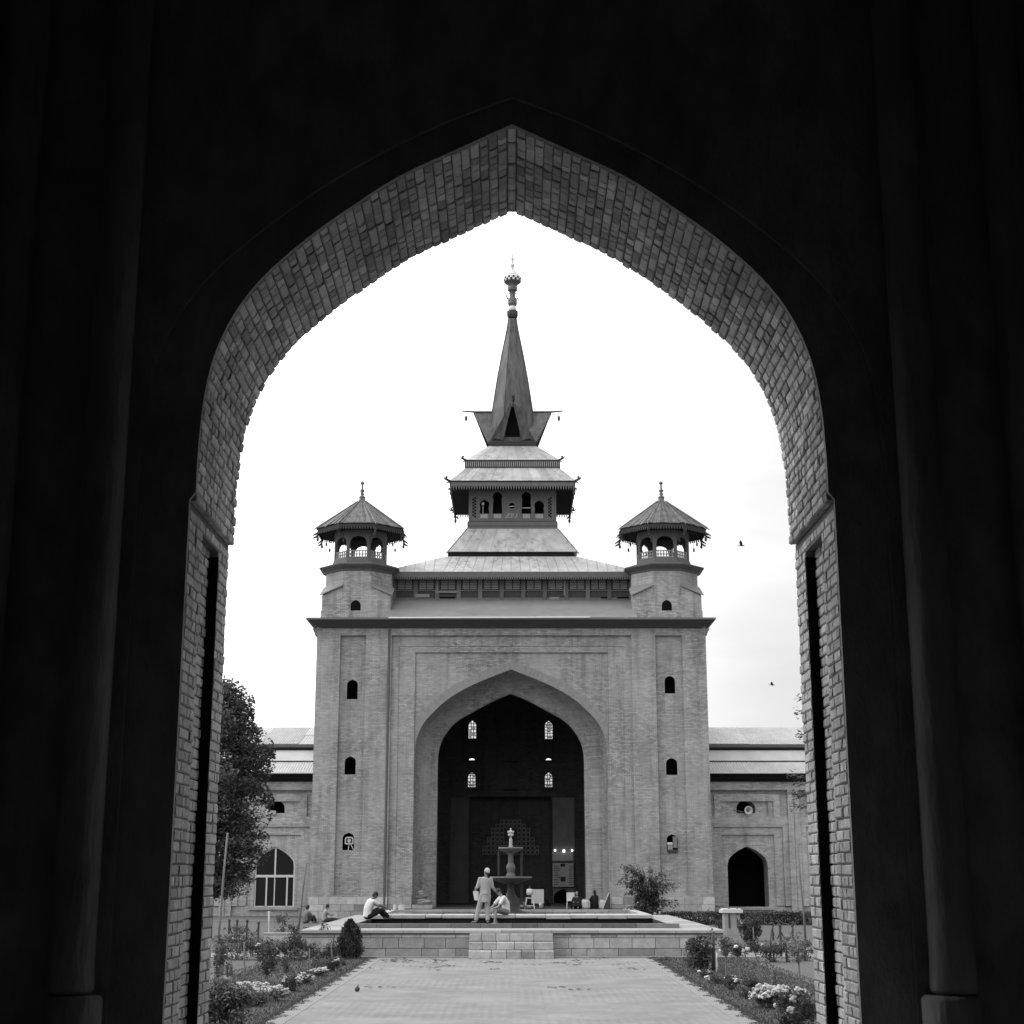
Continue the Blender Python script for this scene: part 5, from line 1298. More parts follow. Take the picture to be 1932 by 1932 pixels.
# people at the portal
X = at(1089, 1710, 85.4)[0]
kneel = dict(sit); 
person((X, 85.5, FLZ), radians(170), sit, 'grey haired person in a dark cloak sitting at the right of the portal floor', dict(top='cloth_black', bottom='cloth_black', skin='skin'), vox=.03, sleeve=.9, hair='hair_grey', torso_w=1.25, robe=[((0, .1, .5), (.24, .2), (0, .2, .05), (.42, .36))])
X = at(1123, 1710, 85.4)[0]
person((X, 85.5, FLZ), radians(20), dict(kneel, head=(0, .05, .87), neck=(0, .02, .74), shl=(-.15, 0, .66), shr=(.15, 0, .66)), 'person wrapped in black sitting upright at the right foot of the arch', dict(top='cloth_black', bottom='cloth_black', skin='skin_dark'), vox=.03, sleeve=.9, hair='cloth_black', hairlen=.1, robe=[((0, .03, .6), (.18, .16), (0, .1, .03), (.26, .26))])
X = at(1021, 1710, 88)[0]
person((X, 88.5, FLZ), radians(-60), sit, 'dark figure crouching in the shade inside the portal beside the pale panel', dict(top='cloth_black', bottom='cloth_black', skin='skin_dark'), vox=.03, sleeve=.9)

# ================================================================ THINGS AT THE PORTAL
def at3(px, py, Y): x, z = at(px, py, Y); return x, z
# notice board with three lamps
bx0, bz1 = kx(1042, 1607); bx1, bz0 = kx(1082, 1673)
YBd = YK - .25
nb_ = empty('notice_board', ((bx0 + bx1) / 2, YBd, bz0), 'pale notice board with columns of dark writing on the hall wall, three lamps above', 'notice board')
def NB(mb, name, mt):
    o = mb.build(name, mt, nb_); o.location = (-(bx0 + bx1) / 2, -YBd, -bz0); return o
zmid = kx(1, 1628)[1]
NB(MB().box(bx0, bx1, YBd, YBd + .12, bz0, zmid), 'board_panel', 'board')
NB(MB().box(bx0, bx1 - .03, YBd + .02, YBd + .12, kx(1, 1624)[1], bz1), 'header_panel', 'board')
wr_ = MB(); bw2 = bx1 - bx0; bh2 = zmid - bz0
for (u0, u1, nrow) in ((.06, .30, 9), (.76, .95, 10)):
    for r_ in range(nrow):
        z_ = bz0 + bh2 * (.08 + .86 * r_ / nrow); x_ = bx0 + bw2 * (u0 + R.uniform(0, .05))
        while x_ < bx0 + bw2 * u1:
            l_ = R.uniform(.03, .09); wr_.box(x_, x_ + l_, YBd - .012, YBd - .002, z_, z_ + .045 + R.uniform(0, .02)); x_ += l_ + .02
wr_.box(bx0 + bw2 * .38, bx0 + bw2 * .60, YBd - .012, YBd - .002, bz0 + bh2 * .84, bz0 + bh2 * .96); wr_.box(bx0 + bw2 * .38, bx0 + bw2 * .62, YBd - .012, YBd - .002, bz0 + bh2 * .22, bz0 + bh2 * .42)
NB(wr_, 'writing', 'ink')
fm = MB(); fm.plate([(bx0 - .05, bz0 - .05), (bx1 + .05, bz0 - .05), (bx1 + .05, zmid + .05), (bx0 - .05, zmid + .05)], [[(bx0, bz0), (bx1, bz0), (bx1, zmid), (bx0, zmid)]], YBd - .03, YBd + .12); NB(fm, 'board_frame', 'ink')
for i, px in enumerate((1047, 1063.5, 1079)):
    X, Z = kx(px, 1604.5); r = .085 if i == 1 else .065
    NB(MB().ell((X, YBd - .05, Z - (.04 if i == 1 else 0)), (r, r, r * 1.1), 12, 8), 'lamp', 'bulb'); NB(MB().tube([(X, YBd - .05, Z - .1), (X, YBd + .1, Z - .2)], .03, 6), 'lamp_bracket', 'ink')
X, Z = kx(1064, 1587); ck_ = MB(); ck_.plate([(.27 * cos(a * pi / 12), .27 * sin(a * pi / 12)) for a in range(24)], (), 0, .06)
tag(ck_.build('wall_clock', 'hallpanel', loc=(X, YK - .17, Z)), 'round disc shaped wall clock high above the notice board', 'clock')
MB().plate([(.29 * cos(a * pi / 12), .29 * sin(a * pi / 12)) for a in range(24)], [[(.25 * cos(a * pi / 12), .25 * sin(a * pi / 12)) for a in range(24)]], -.02, .05).build('clock_rim', 'jaali', bpy.data.objects['wall_clock'])
# lantern on stool
YL = 85.3
def thing(name, loc, label, cat, group=None): return empty(name, loc, label, cat, group)
X, Z = at(999.5, 1714, YL); s0 = thing('stool', (X, YL, FLZ), 'white four legged stool at the front of the portal floor', 'stool')
for a_ in (-1, 1):
    for b_ in (-1, 1): MB().tube([(a_ * .26, b_ * .2, 0), (a_ * .17, b_ * .14, .55)], .035, 6).build('leg', 'paint_white', s0)
MB().box(-.22, .22, -.19, .19, .55, .60).build('seat', 'paint_white', s0); MB().box(-.20, .20, -.16, .16, .14, .18).build('stretcher', 'paint_white', s0)
s1 = thing('lantern', (X, YL, FLZ + .60), 'white globe lantern with dark cap standing on the white stool', 'lantern')
MB().lathe([(.10, 0), (.12, .04), (.05, .08), (.05, .12)], 0, 0, 14).build('lantern_base', 'ink', s1); MB().lathe([(.05, .12), (.17, .15), (.19, .3), (.17, .44), (.06, .47)], 0, 0, 16).build('globe', 'paint_white', s1, smooth=True); MB().lathe([(.06, .47), (.09, .52), (.02, .62), (.01, .72)], 0, 0, 12).build('lantern_cap', 'ink', s1)
X, Z = at(1014, 1714, 86.8); s2 = thing('display_panel', (X, 86.8, FLZ), 'plain pale rectangular panel on legs inside the portal', 'panel')
MB().box(-.34, .36, -.02, .02, .25, 1.02).build('panel_sheet', 'board', s2)
for a_ in (-.3, .3): MB().tube([(a_, .02, 0), (a_, .04, .4)], .03, 6).build('leg', 'ink', s2)
X = at(1020, 1714, 86.2)[0]; s5 = thing('mug', (X - .02, 86.0, FLZ), 'small white cup on the floor in front of the pale panel', 'cup'); MB().lathe([(.07, 0), (.09, .3), (.08, .3), (.06, .02)], 0, 0, 14).build('cup_body', 'paint_white', s5, smooth=True)
MB().tube([(.08, 0, .24), (.15, 0, .2), (.15, 0, .1), (.08, 0, .06)], .015, 6).build('handle', 'paint_white', s5)
# goods heaped on a mat
X = at(979, 1712, 84.9)[0]
s3 = thing('heap_of_caps', (X, 85.0, FLZ), 'heap of small pale and dark bundles beside the fountain base, at the portal edge', 'heap')
hm = MB()
for i in range(26):
    hm.ell((R.gauss(0, .25), R.gauss(0, .12), .06 + abs(R.gauss(.0, .16))), (R.uniform(.06, .12), R.uniform(.05, .1), R.uniform(.04, .07)), 8, 5, tone=R.random(), jit=.15)
MT['mixed'] = mat('mixed_goods', .13, .8, .1, 5, tone=.95); hm.build('bundles', 'mixed', s3)
X = at(985, 1714, 85.6)[0]; s4 = thing('dark_crate', (X, 85.7, FLZ), 'dark slatted crate right behind the heap of bundles', 'crate')
for k in range(4): MB().box(-.3, .3, -.2, .2, .02 + k * .14, .13 + k * .14, R.random()).build('crate_slats', 'wood_dark', s4)
# pile of cloths on a ledge, left jamb of the arch
X, Z = at(797, 1707, YB - .35); s6 = thing('stone_ledge', (X, YB - .3, 0), 'low stone block at the left foot of the portal arch carrying folded cloths', 'stone block'); MB().box(-.55, .55, -.3, .3, 0, Z).build('block', 'stone', s6)
s7 = thing('cloth_pile', (X, YB - .3, Z), 'untidy pile of folded grey cloths on the stone block left of the arch', 'cloth pile')
for k in range(7):
    c = MB(); c.ell((R.gauss(0, .1), R.gauss(0, .05), .06 + k * .10), (.44 - k * .045 + R.uniform(-.06, .06), .24, .12), 18, 8, tone=R.random(), jit=.04, rot=Matrix.Rotation(R.uniform(-.12, .12), 3, 'Y')); c.build('folded_cloth', 'mixed', s7, smooth=True)
# white chair, sacks, easel by the right
X = at(1077, 1712, 85.8)[0]; s8 = thing('plastic_chair', (X, 85.9, FLZ), 'white plastic chair next to the cloaked person', 'chair')
MB().box(-.22, .22, -.22, .22, .40, .44).build('seat', 'paint_white', s8); MB().box(-.22, .22, .18, .23, .44, .86).build('backrest', 'paint_white', s8)
for a_ in (-1, 1):
    for b_ in (-1, 1): MB().tube([(a_ * .22, b_ * .22, 0), (a_ * .19, b_ * .19, .40)], .025, 6).build('leg', 'paint_white', s8)
for i, (px, w_, h_, lab) in enumerate(((1105, .26, .52, 'pale sack between the cloaked person and the black wrapped person'), (1138, .22, .50, 'pale sack between the black wrapped person and the leaning panel'))):
    X = at(px, 1712, 85.2)[0]; c = MB(); c.lathe([(w_ * .8, 0), (w_, .08), (w_, h_ * .7), (w_ * .7, h_ * .93), (w_ * .75, h_)], 0, 0, 12)
    o = c.build('sack', 'board', loc=(X, 85.3, FLZ)); tag(o, lab, 'sack', 'pale sacks on the portal floor'); o.name = 'sack'
X = at(1146, 1712, 84.9)[0]; s9 = thing('leaning_board', (X, 84.95, FLZ), 'thin dark board leaning against the stone base right of the arch', 'board')
MB().add([(-.22, 0, 0), (.16, 0, 0), (.17, .3, .8), (.13, .3, .8), (-.22, .04, 0), (.16, .04, 0), (.17, .34, .8), (.13, .34, .8)], [(0, 1, 2, 3), (7, 6, 5, 4), (0, 4, 5, 1), (1, 5, 6, 2), (2, 6, 7, 3), (3, 7, 4, 0)]).build('sheet', 'ink', s9)
MB().tube([(-.26, -.02, 0), (.10, .28, .84)], .02, 6).build('strut', 'paint_white', s9)
# jars on the far pool rim, left
for i, (px, w_, h_, lab) in enumerate(((745, .07, .20, 'narrower white tin, the left one of two on the far pool rim'), (757.5, .12, .20, 'wide white tin, the right one of two on the far pool rim'))):
    X = at(px, 1716, 61.9)[0]; o = MB().lathe([(w_, 0), (w_, h_), (w_ * .9, h_), (w_ * .85, h_ - .03)], 0, 0, 16).build('tin', 'paint_white', loc=(X, 61.9, SLZ + .006)); tag(o, lab, 'tin', 'white tins on the pool rim')
# small signs at right foot of the wall
for i, px in enumerate((1180, 1186, 1192.5, 1200)):
    X, Yg = ground(px, 1737); Yg = 80.0; X = at(px, 1730, Yg)[0]; mt_ = ('board', 'paint_white', 'ink', 'board')[i]
    s_ = thing('floor_box', (X, Yg, 0.03), ('grey slim carton, first of four from the arch beside the portal', 'white slim carton, second of four from the arch beside the portal', 'black slim carton, third of four from the arch beside the portal', 'grey slim carton, fourth of four, nearest the spreading shrub')[i], 'carton', 'cartons on the ground by the portal')
    MB().box(-.09, .09, -.12, .12, 0, .62).build('carton_body', mt_, s_); MB().box(-.095, .095, -.125, .125, .60, .66).build('lid', mt_, s_)
# speaker in the left pier window, cage box in the right one
q = wins[2]; lsx = at(658.5, 1586, YB - .0)
s_ = thing('floodlight', (lsx[0], YB + .05, lsx[1]), 'round eyed pale framed lamp housing in the lowest window of the left pier', 'lamp')
ring = [(-.24, -.17), (-.17, -.21), (.17, -.21), (.24, -.17), (.24, .13), (.15, .21), (-.15, .21), (-.24, .13)]
MB().plate(ring, [[(a_ * .74, b_ * .66) for a_, b_ in ring]], 0, .12).build('housing', 'board', s_); MB().plate([(.10 * cos(k * pi / 8), .12 * sin(k * pi / 8)) for k in range(16)], (), .03, .1).build('lens', 'board', s_)
MB().box(-.2, .2, .1, .14, -.18, .18).build('back_plate', 'ink', s_)
MB().tube([(0, .06, -.2), (-.05, .06, -.55)], .03, 6).tube([(.1, .06, -.2), (.25, .06, -.5)], .03, 6).build('bracket', 'board', s_)
q = wins[5]
s_ = thing('wall_cabinet', (q[0] + .02, YB - .12, q[1]), 'rounded grey and white meter cabinet set in the lowest window of the right pier', 'cabinet')
MB().box(-.30, -.02, .0, .3, -.1, .02).build('white_cover', 'paint_white', s_); MB().box(.02, .24, .0, .3, -.28, .34).build('cylinder_cover', 'hallpanel', s_); MB().box(-.32, .28, -.06, .3, -.5, -.38).build('shelf', 'wood_dark', s_); MB().box(-.28, -.02, .05, .3, -.38, -.12).build('dark_box', 'finial_mid', s_)
# horn loudspeaker in the right wing's little window
_, wxc, wz0, ww = wr
hx, hz = at(1411.3, 1529, 90.8)
s_ = thing('horn_loudspeaker', (hx, 90.9, hz), 'white horn loudspeaker mounted in the small arched window of the right wing', 'loudspeaker')
o = MB().lathe([(.04, -.0), (.10, .12), (.24, .30), (.25, .32), (.22, .31), (.07, .10)], 0, 0, 18, caps=False).build('horn', 'paint_white', s_, smooth=True); o.rotation_euler = (radians(90), 0, 0)
o = MB().ell((0, -.15, 0), (.08, .1, .08), 10, 7).build('horn_core', 'hallpanel', s_)
MB().tube([(-.85, .1, .02), (-.1, .05, -.1)], .025, 6).build('bracket', 'hallpanel', s_)
hx, hz = at(513, 1530, 90.8)
s_ = thing('floodlight', (hx, 90.85, hz - .1), 'small pale floodlight sitting in the little arched window of the left wing', 'lamp')
MB().box(-.22, .22, 0, .15, -.1, .12).build('housing', 'board', s_); MB().tube([(0, .05, -.1), (.05, .05, -.3)], .03, 6).build('bracket', 'board', s_); MB().ell((-.28, .05, .02), (.12, .12, .2), 8, 6, jit=.1).build('reflector', 'paint_white', s_)

# ================================================================ PLANTS
def leafmesh(mb, c, rad, n, size, mode='ell', hollow=.35, clump=10, flat=.0, seed=0, dirb=None, cspread=.22):
    """n small leaves gathered in clumps through an ellipsoid"""
    rr = random.Random(seed)
    cl_ = []
    for i in range(clump):
        while True:
            p_ = Vector((rr.uniform(-1, 1), rr.uniform(-1, 1), rr.uniform(-1, 1)))
            if hollow < p_.length < 1: break
        cl_.append((p_, rr.uniform(.15, .85)))
    for i in range(n):
        if rr.random() < .82:
            p_, tn_ = rr.choice(cl_); p_ = p_ + Vector((rr.gauss(0, cspread), rr.gauss(0, cspread), rr.gauss(0, cspread * .8)))
        else:
            p_ = Vector((rr.gauss(0, .5), rr.gauss(0, .5), rr.gauss(0, .5))); tn_ = .4
        if p_.length > 1.12: p_ *= 1.12 / p_.length
        q = Vector((c[0] + p_.x * rad[0], c[1] + p_.y * rad[1], c[2] + p_.z * rad[2]))
        if q.z < .01: q.z = rr.uniform(.01, .05)
        a = Vector((rr.gauss(0, 1), rr.gauss(0, 1), rr.gauss(0, .6))).normalized(); 
        b_ = a.cross(Vector((rr.gauss(0, 1), rr.gauss(0, 1), rr.gauss(0, 1)))).normalized()
        s = size * rr.uniform(.6, 1.35); w_ = s * .42
        mb.v += [tuple(q - a * s * .5), tuple(q + b_ * w_ * .5 - a * s * .05), tuple(q + a * s * .5 - Vector((0, 0, s * .15))), tuple(q - b_ * w_ * .5 - a * s * .05)]
        o_ = len(mb.v) - 4; mb.f.append((o_, o_ + 1, o_ + 2, o_ + 3)); mb.t.append(min(1, max(0, tn_ + rr.gauss(0, .16))))
_seed = [100]
def sd():
    _seed[0] += 1; return _seed[0]
def stems(mb, n, r, h, t=.008):
    for i in range(n):
        a_ = R.uniform(0, 6.3); rr = R.uniform(.2, .9) * r
        mb.tube([(rr * .3 * cos(a_), rr * .3 * sin(a_), 0), (rr * .7 * cos(a_), rr * .7 * sin(a_), h * .5), (rr * cos(a_), rr * sin(a_), h * R.uniform(.7, 1))], [t, t * .8, t * .4], 4)
def bush(px, py, wpx, hpx, label, cat='bush', mt='leaf_dark', n=900, size=None, flowers=0, name='bush', group=None, fsize=None, Z0=0.0, top=None, ftop=.3, depth=1.0):
    X, Y_ = ground(px, py, Z0); h = hpx * mpp(py, Y_) ; w_ = wpx * Y_ / FPX / 1.04 / 2
    o = empty(name, (X, Y_, Z0), label, cat, group)
    m_ = MB(); leafmesh(m_, (0, 0, h * .5), (w_, w_ * depth, h * .5), n, size or max(.05, h * .10), seed=sd(), clump=14, hollow=.25)
    m_.build('foliage', mt, o)
    if top: t_ = MB(); leafmesh(t_, (0, 0, h * .72), (w_ * .95, w_ * .95, h * .34), n // 2, size or max(.05, h * .10), seed=sd(), clump=12); t_.build('upper_leaves', top, o)  # lighter leaves laid over the upper part of the bush
    s_ = MB(); stems(s_, 7, w_ * .8, h * .8, .012); s_.build('stems', 'bark', o)
    if flowers:
        f_ = MB(); rr = random.Random(sd()); fs = fsize or .05
        for i in range(flowers):
            a_ = rr.uniform(0, 6.3); r_ = sqrt(rr.random()); zt_ = h * (1 - (ftop * rr.random()) - .25 * r_ * r_)
            cx_, cy_ = w_ * r_ * cos(a_), w_ * r_ * sin(a_)
            for k in range(7):
                f_.ell((cx_ + rr.gauss(0, fs * .45), cy_ + rr.gauss(0, fs * .45), zt_ + rr.gauss(0, fs * .3)), (fs * .5, fs * .5, fs * .38), 6, 4, tone=rr.uniform(.2, 1), jit=.15)
        if flowers > 9: tag(f_.build('flower_heads', 'petal', o), kind='stuff')
        else:
            for m_ in f_.pieces(.01): m_.build('flower_head', 'petal', o)
    return o
def pole(p0, p1, r, label, name='stake', mt='stake', cat='stake', group=None):
    b = Vector(p0); d_ = Vector(p1) - b
    o = MB().tube([(0, 0, 0), tuple(d_ * .33 + Vector((.01, 0, 0))), tuple(d_ * .66 - Vector((.008, 0, 0))), tuple(d_)], [r, r * .96, r * .9, r * .8], 8).build(name, mt, loc=tuple(b), smooth=True); return tag(o, label, cat, group)
def stake(px0, py0, px1, py1, rpx, label, **k):
    X, Y_ = ground(px0, py0); x1, z1 = at(px1, py1, Y_); return pole((X, Y_, 0), (x1, Y_, z1), rpx * Y_ / FPX, label, **k)
# ---- big tree on the left
def tree(loc, h, crown, label, n, size, mt='leaf_dark', seed=3, trunk_r=.16, name='tree', sub=9, group=None, cl=30, light=None, cs=.2):
    o = empty(name, loc, label, 'tree', group)
    t_ = MB(); t_.tube([(0, 0, 0), (.05, .02, h * .25), (-.04, 0, h * .5), (.03, 0, h * .8), (0, 0, h * .95)], [trunk_r, trunk_r * .8, trunk_r * .6, trunk_r * .35, trunk_r * .1], 10)
    rr = random.Random(seed)
    for i in range(sub):
        z = h * rr.uniform(.2, .85); a_ = rr.uniform(0, 6.3); r_ = crown[0] * .8 * (1 - .5 * z / h)
        t_.tube([(0, 0, z), (r_ * .5 * cos(a_), r_ * .5 * sin(a_), z + h * .06), (r_ * cos(a_), r_ * sin(a_), z + h * .15)], [trunk_r * .35, trunk_r * .2, trunk_r * .06], 6)
    t_.build('trunk', 'bark', o)
    m_ = MB()
    for (cz, rx, rz, frac) in crown[1]:
        leafmesh(m_, (rr.uniform(-.15, .15) * rx, 0, cz), (rx, rx, rz), int(n * frac), size, seed=seed + int(cz * 10), clump=cl, hollow=.3, cspread=cs)
    m_.build('crown', mt, o)
    if light:
        m_ = MB()
        for (cz, rx, rz, frac) in crown[1]: leafmesh(m_, (0, -rx * .25, cz), (rx * 1.02, rx, rz * 1.02), int(n * frac * .35), size, seed=seed + 50 + int(cz * 10), clump=cl // 2, hollow=.6, cspread=.12)
        m_.build('outer_leaves', light, o)  # lighter leaves in the outer, forward part of the crown
    return o
# left tree: visible part px 410..510, y 1290..1700
YT1 = 60.0
tx = at(404, 1500, YT1)[0]; th_ = zz(1288, YT1)
tree((tx, YT1, 0), th_, (1.7, [(zz(1345, YT1), 1.35, 1.35, .18), (zz(1430, YT1), 1.9, 1.5, .24), (zz(1520, YT1), 1.95, 1.5, .24), (zz(1600, YT1), 2.1, 1.2, .22), (zz(1660, YT1), 1.45, .75, .12)]),
     'tall dense leafy tree beside the left gate jamb', 38000, .165, seed=5, light='leaf_tree', cl=42, cs=.13)
# right trees: only twigs reach into the opening
YT2 = 52.0
txr = at(1600, 1480, YT2)[0]
o = empty('tree', (txr, YT2, 0), 'feathery tree mostly hidden by the right gate jamb, its twigs poking out', 'tree')
t_ = MB(); t_.tube([(0, 0, 0), (.05, 0, 2.5), (-.05, 0, 5.2), (.05, 0, 7.8)], [.12, .1, .07, .03], 8)
lf = MB(); rr = random.Random(9)
for (px, py, k) in ((1488, 1462, 1), (1484, 1495, 1), (1495, 1520, 1), (1502, 1478, 1), (1506, 1316, .6), (1504, 1345, .6), (1505, 1385, .5), (1500, 1500, 1.0)):
    x_, z_ = at(px, py, YT2); x_ -= txr
    t_.tube([(0, 0, z_ - .9), (x_ * .5, 0, z_ - .15), (x_, .0, z_)], [.03, .018, .006], 5)
    for i in range(90):
        t = rr.uniform(.55, 1.02); q = Vector((x_ * t, rr.gauss(0, .15), (z_ - .15 + .15 * t) + rr.gauss(0, .07)))
        a = Vector((-1, rr.gauss(0, .4), rr.gauss(-.3, .5))).normalized(); b_ = a.cross(Vector((0, rr.gauss(0, 1), 1))).normalized(); s = .12 * rr.uniform(.6, 1.3)
        lf.v += [tuple(q), tuple(q + a * s * .5 + b_ * s * .16), tuple(q + a * s), tuple(q + a * s * .5 - b_ * s * .16)]; k_ = len(lf.v) - 4; lf.f.append((k_, k_ + 1, k_ + 2, k_ + 3)); lf.t.append(rr.random())
leafmesh(lf, (.3, 0, 5.2), (1.3, 1.3, 2.8), 5000, .13, seed=77, clump=26)
t_.build('trunk', 'bark', o); lf.build('crown', 'leaf_dark', o)
# spreading shrub on the right behind the platform
YSb = 70.0; sxx = at(1224, 1700, YSb)[0]; o = empty('spreading_shrub', (sxx, YSb, 0), 'dark feathery shrub with drooping fronds before the right pier', 'shrub')
t_ = MB(); lf = MB(); rr = random.Random(21)
for i in range(64):
    a_ = rr.uniform(0, 6.3); ln = rr.uniform(.6, 1.65); z0 = rr.uniform(.7, 2.3); up_ = rr.uniform(.15, 1.0) * (1.7 if z0 > 1.2 else .7)
    P_ = [Vector((0, 0, z0 * .7)), Vector((ln * .45 * cos(a_), ln * .45 * sin(a_), z0 + up_ * .45)), Vector((ln * cos(a_), ln * sin(a_), z0 + up_ * .32))]
    t_.tube([tuple(q) for q in P_], [.02, .012, .004], 4); tn_ = rr.uniform(.1, .9)
    for k in range(80):
        t = rr.uniform(.15, 1); q = P_[0] * (1 - t) ** 2 + P_[1] * (2 * t * (1 - t)) + P_[2] * t * t + Vector((rr.gauss(0, .05), rr.gauss(0, .05), rr.gauss(0, .05)))
        a = Vector((cos(a_) + rr.gauss(0, .7), sin(a_) + rr.gauss(0, .7), rr.gauss(-.25, .35))).normalized(); b_ = a.cross(Vector((0, 0, 1)) + Vector((rr.gauss(0, .3), 0, 0))).normalized(); s = .20 * rr.uniform(.6, 1.4)
        lf.v += [tuple(q), tuple(q + a * s * .5 + b_ * s * .15), tuple(q + a * s), tuple(q + a * s * .5 - b_ * s * .15)]; k_ = len(lf.v) - 4; lf.f.append((k_, k_ + 1, k_ + 2, k_ + 3)); lf.t.append(min(1, max(0, tn_ + rr.gauss(0, .15))))
t_.tube([(0, 0, 0), (.03, 0, .9), (-.02, 0, 1.9)], [.06, .05, .02], 8); leafmesh(lf, (0, 0, .9), (.62, .6, .8), 1500, .14, seed=31)
t_.build('branches', 'bark', o); lf.build('fronds', 'leaf_dark', o)
# hedges
def hedge(x0, x1, y, w_, h_, label, n, mt='leaf_dark', size=.09, seed=1):
    m_ = MB(); rr = random.Random(seed); xc = (x0 + x1) / 2
    for i in range(n):
        u = rr.uniform(x0, x1) - xc; f_ = rr.random()
        if f_ < .5: q = Vector((u, -w_ / 2 + rr.gauss(0, .04), rr.uniform(.02, h_)))
        elif f_ < .85: q = Vector((u, rr.uniform(-w_ / 2, w_ / 2), h_ + rr.gauss(0, .05)))
        else: q = Vector((u, rr.uniform(-w_ / 2, w_ / 2), rr.uniform(.02, h_)))
        a = Vector((rr.gauss(0, 1), rr.gauss(0, 1), rr.gauss(0, 1))).normalized(); b_ = a.cross(Vector((rr.gauss(0, 1), rr.gauss(0, 1), rr.gauss(0, 1)))).normalized(); s = size * rr.uniform(.6, 1.4)
        m_.v += [tuple(q - a * s * .5), tuple(q + b_ * s * .25), tuple(q + a * s * .5), tuple(q - b_ * s * .25)]; k_ = len(m_.v) - 4; m_.f.append((k_, k_ + 1, k_ + 2, k_ + 3)); m_.t.append(min(1, max(0, rr.gauss(.45, .25) + .2 * sin(u * 2.3))))
    o = m_.build('hedge', mt, loc=(xc, y, 0)); tag(o, label, 'hedge'); return o
ya = 76.0
hedge(at(1246, 1740, ya)[0], at(1560, 1740, ya)[0], ya, .7, .55, 'long clipped dark hedge at the foot of the right wing', 9000, seed=4, size=.11)
# ---- left bed
L_ = [
 (425, 1948, 84, 98, 'large pale leaved bush at the near left, against the gate jamb', 'leaf', 2600, 0, 'leaf_light'),
 (482, 1899, 50, 27, 'dark low bush with white flower heads, next to the large pale leaved bush', 'leaf_dark', 900, 0, None),
 (468, 1878, 74, 26, 'drift of white flowers above the dark low bush at the near left', 'leaf_light', 900, 42, None),
 (521, 1889, 40, 28, 'white flowering clump leaning over the verge, fourth plant from the near left', 'leaf_light', 700, 22, None),
 (550, 1871, 36, 30, 'dark round clump with white blooms behind the white flowering clump', 'leaf_dark', 800, 8, 'leaf'),
 (578, 1857, 24, 24, 'small pale flowering clump on the left verge', 'leaf', 500, 12, None),
 (601, 1842, 32, 15, 'low row of pale edging flowers on the left verge', 'leaf', 500, 14, None),
 (597, 1832, 44, 26, 'loose grassy leaved clump behind the edging flowers', 'leaf', 600, 0, 'leaf_light'),
 (628, 1833, 24, 28, 'rounded mid green clump near the egg shaped conifer', 'leaf_dark', 600, 2, 'leaf'),
 (647, 1822, 11, 13, 'tiny tuft just before the egg shaped conifer', 'leaf', 200, 0, None),
 (441, 1812, 72, 46, 'tangled rose bed against the left gate jamb', 'leaf_dark', 1500, 4, 'leaf_light'),
 (503, 1812, 54, 40, 'mixed leafy bed between the rose bed and the dark hedge', 'leaf_dark', 1300, 2, 'leaf'),
 (552, 1811, 50, 42, 'broad leaved dark bush, left end of the dark bushes by the platform', 'leaf_dark', 1500, 0, 'leaf'),
 (590, 1811, 46, 36, 'dark bush in the middle of the bushes by the platform', 'leaf_dark', 1400, 0, None),
 (626, 1810, 44, 36, 'dark bush touching the egg shaped conifer', 'leaf_dark', 1400, 0, None),
 (410, 1850, 22, 60, 'straggling pale plant against the left gate jamb', 'leaf', 500, 0, None),
 (446, 1778, 60, 32, 'far pale shrubs behind the rose bed on the left', 'leaf', 800, 0, None),
 (536, 1793, 30, 30, 'tall thin leafed shrub before the low garden wall', 'leaf', 600, 0, None)]
for (px, py, w_, h_, lab, mt_, n, fl_, tp) in L_: bush(px, py, w_, h_, lab, mt=mt_, n=n, flowers=fl_, top=tp, fsize=.08 if py > 1895 else .06)
# egg shaped conifer
X, Y_ = ground(660, 1806); Y_ = 46.6; X = at(660, 1790, Y_)[0]; h = zz(1737, Y_); o = empty('egg_conifer', (X, Y_, 0), 'dark egg shaped clipped conifer at the left end of the platform front', 'conifer')
m_ = MB(); rr = random.Random(55)
for i in range(5200):
    z = rr.uniform(.02, 1); a_ = rr.uniform(0, 6.3); r_ = (.27 * math.sin(min(1, (z * .92 + .12)) ** .8 * pi) ** .6 + .03) * (1 + .16 * sin(a_ * 3 + z * 11) + .12 * sin(a_ * 7 - z * 23)) * (rr.uniform(.7, 1.12) if rr.random() < .9 else rr.uniform(1.0, 1.3))
    q = Vector((r_ * cos(a_), r_ * sin(a_), z * h)); a = Vector((cos(a_) * .5 + rr.gauss(0, .3), sin(a_) * .5 + rr.gauss(0, .3), 1)).normalized(); b_ = a.cross(Vector((rr.gauss(0, 1), rr.gauss(0, 1), 0))).normalized(); s = .075 * rr.uniform(.6, 1.3)
    m_.v += [tuple(q), tuple(q + a * s * .5 + b_ * s * .2), tuple(q + a * s), tuple(q + a * s * .5 - b_ * s * .2)]; k_ = len(m_.v) - 4; m_.f.append((k_, k_ + 1, k_ + 2, k_ + 3)); m_.t.append(min(1, max(0, rr.gauss(.4, .25) + .25 * sin(a_ * 5 + z * 9))))
m_.build('foliage', 'leaf_dark', o); MB().tube([(0, 0, 0), (0, 0, h * .8)], [.04, .02], 6).build('trunk', 'bark', o)
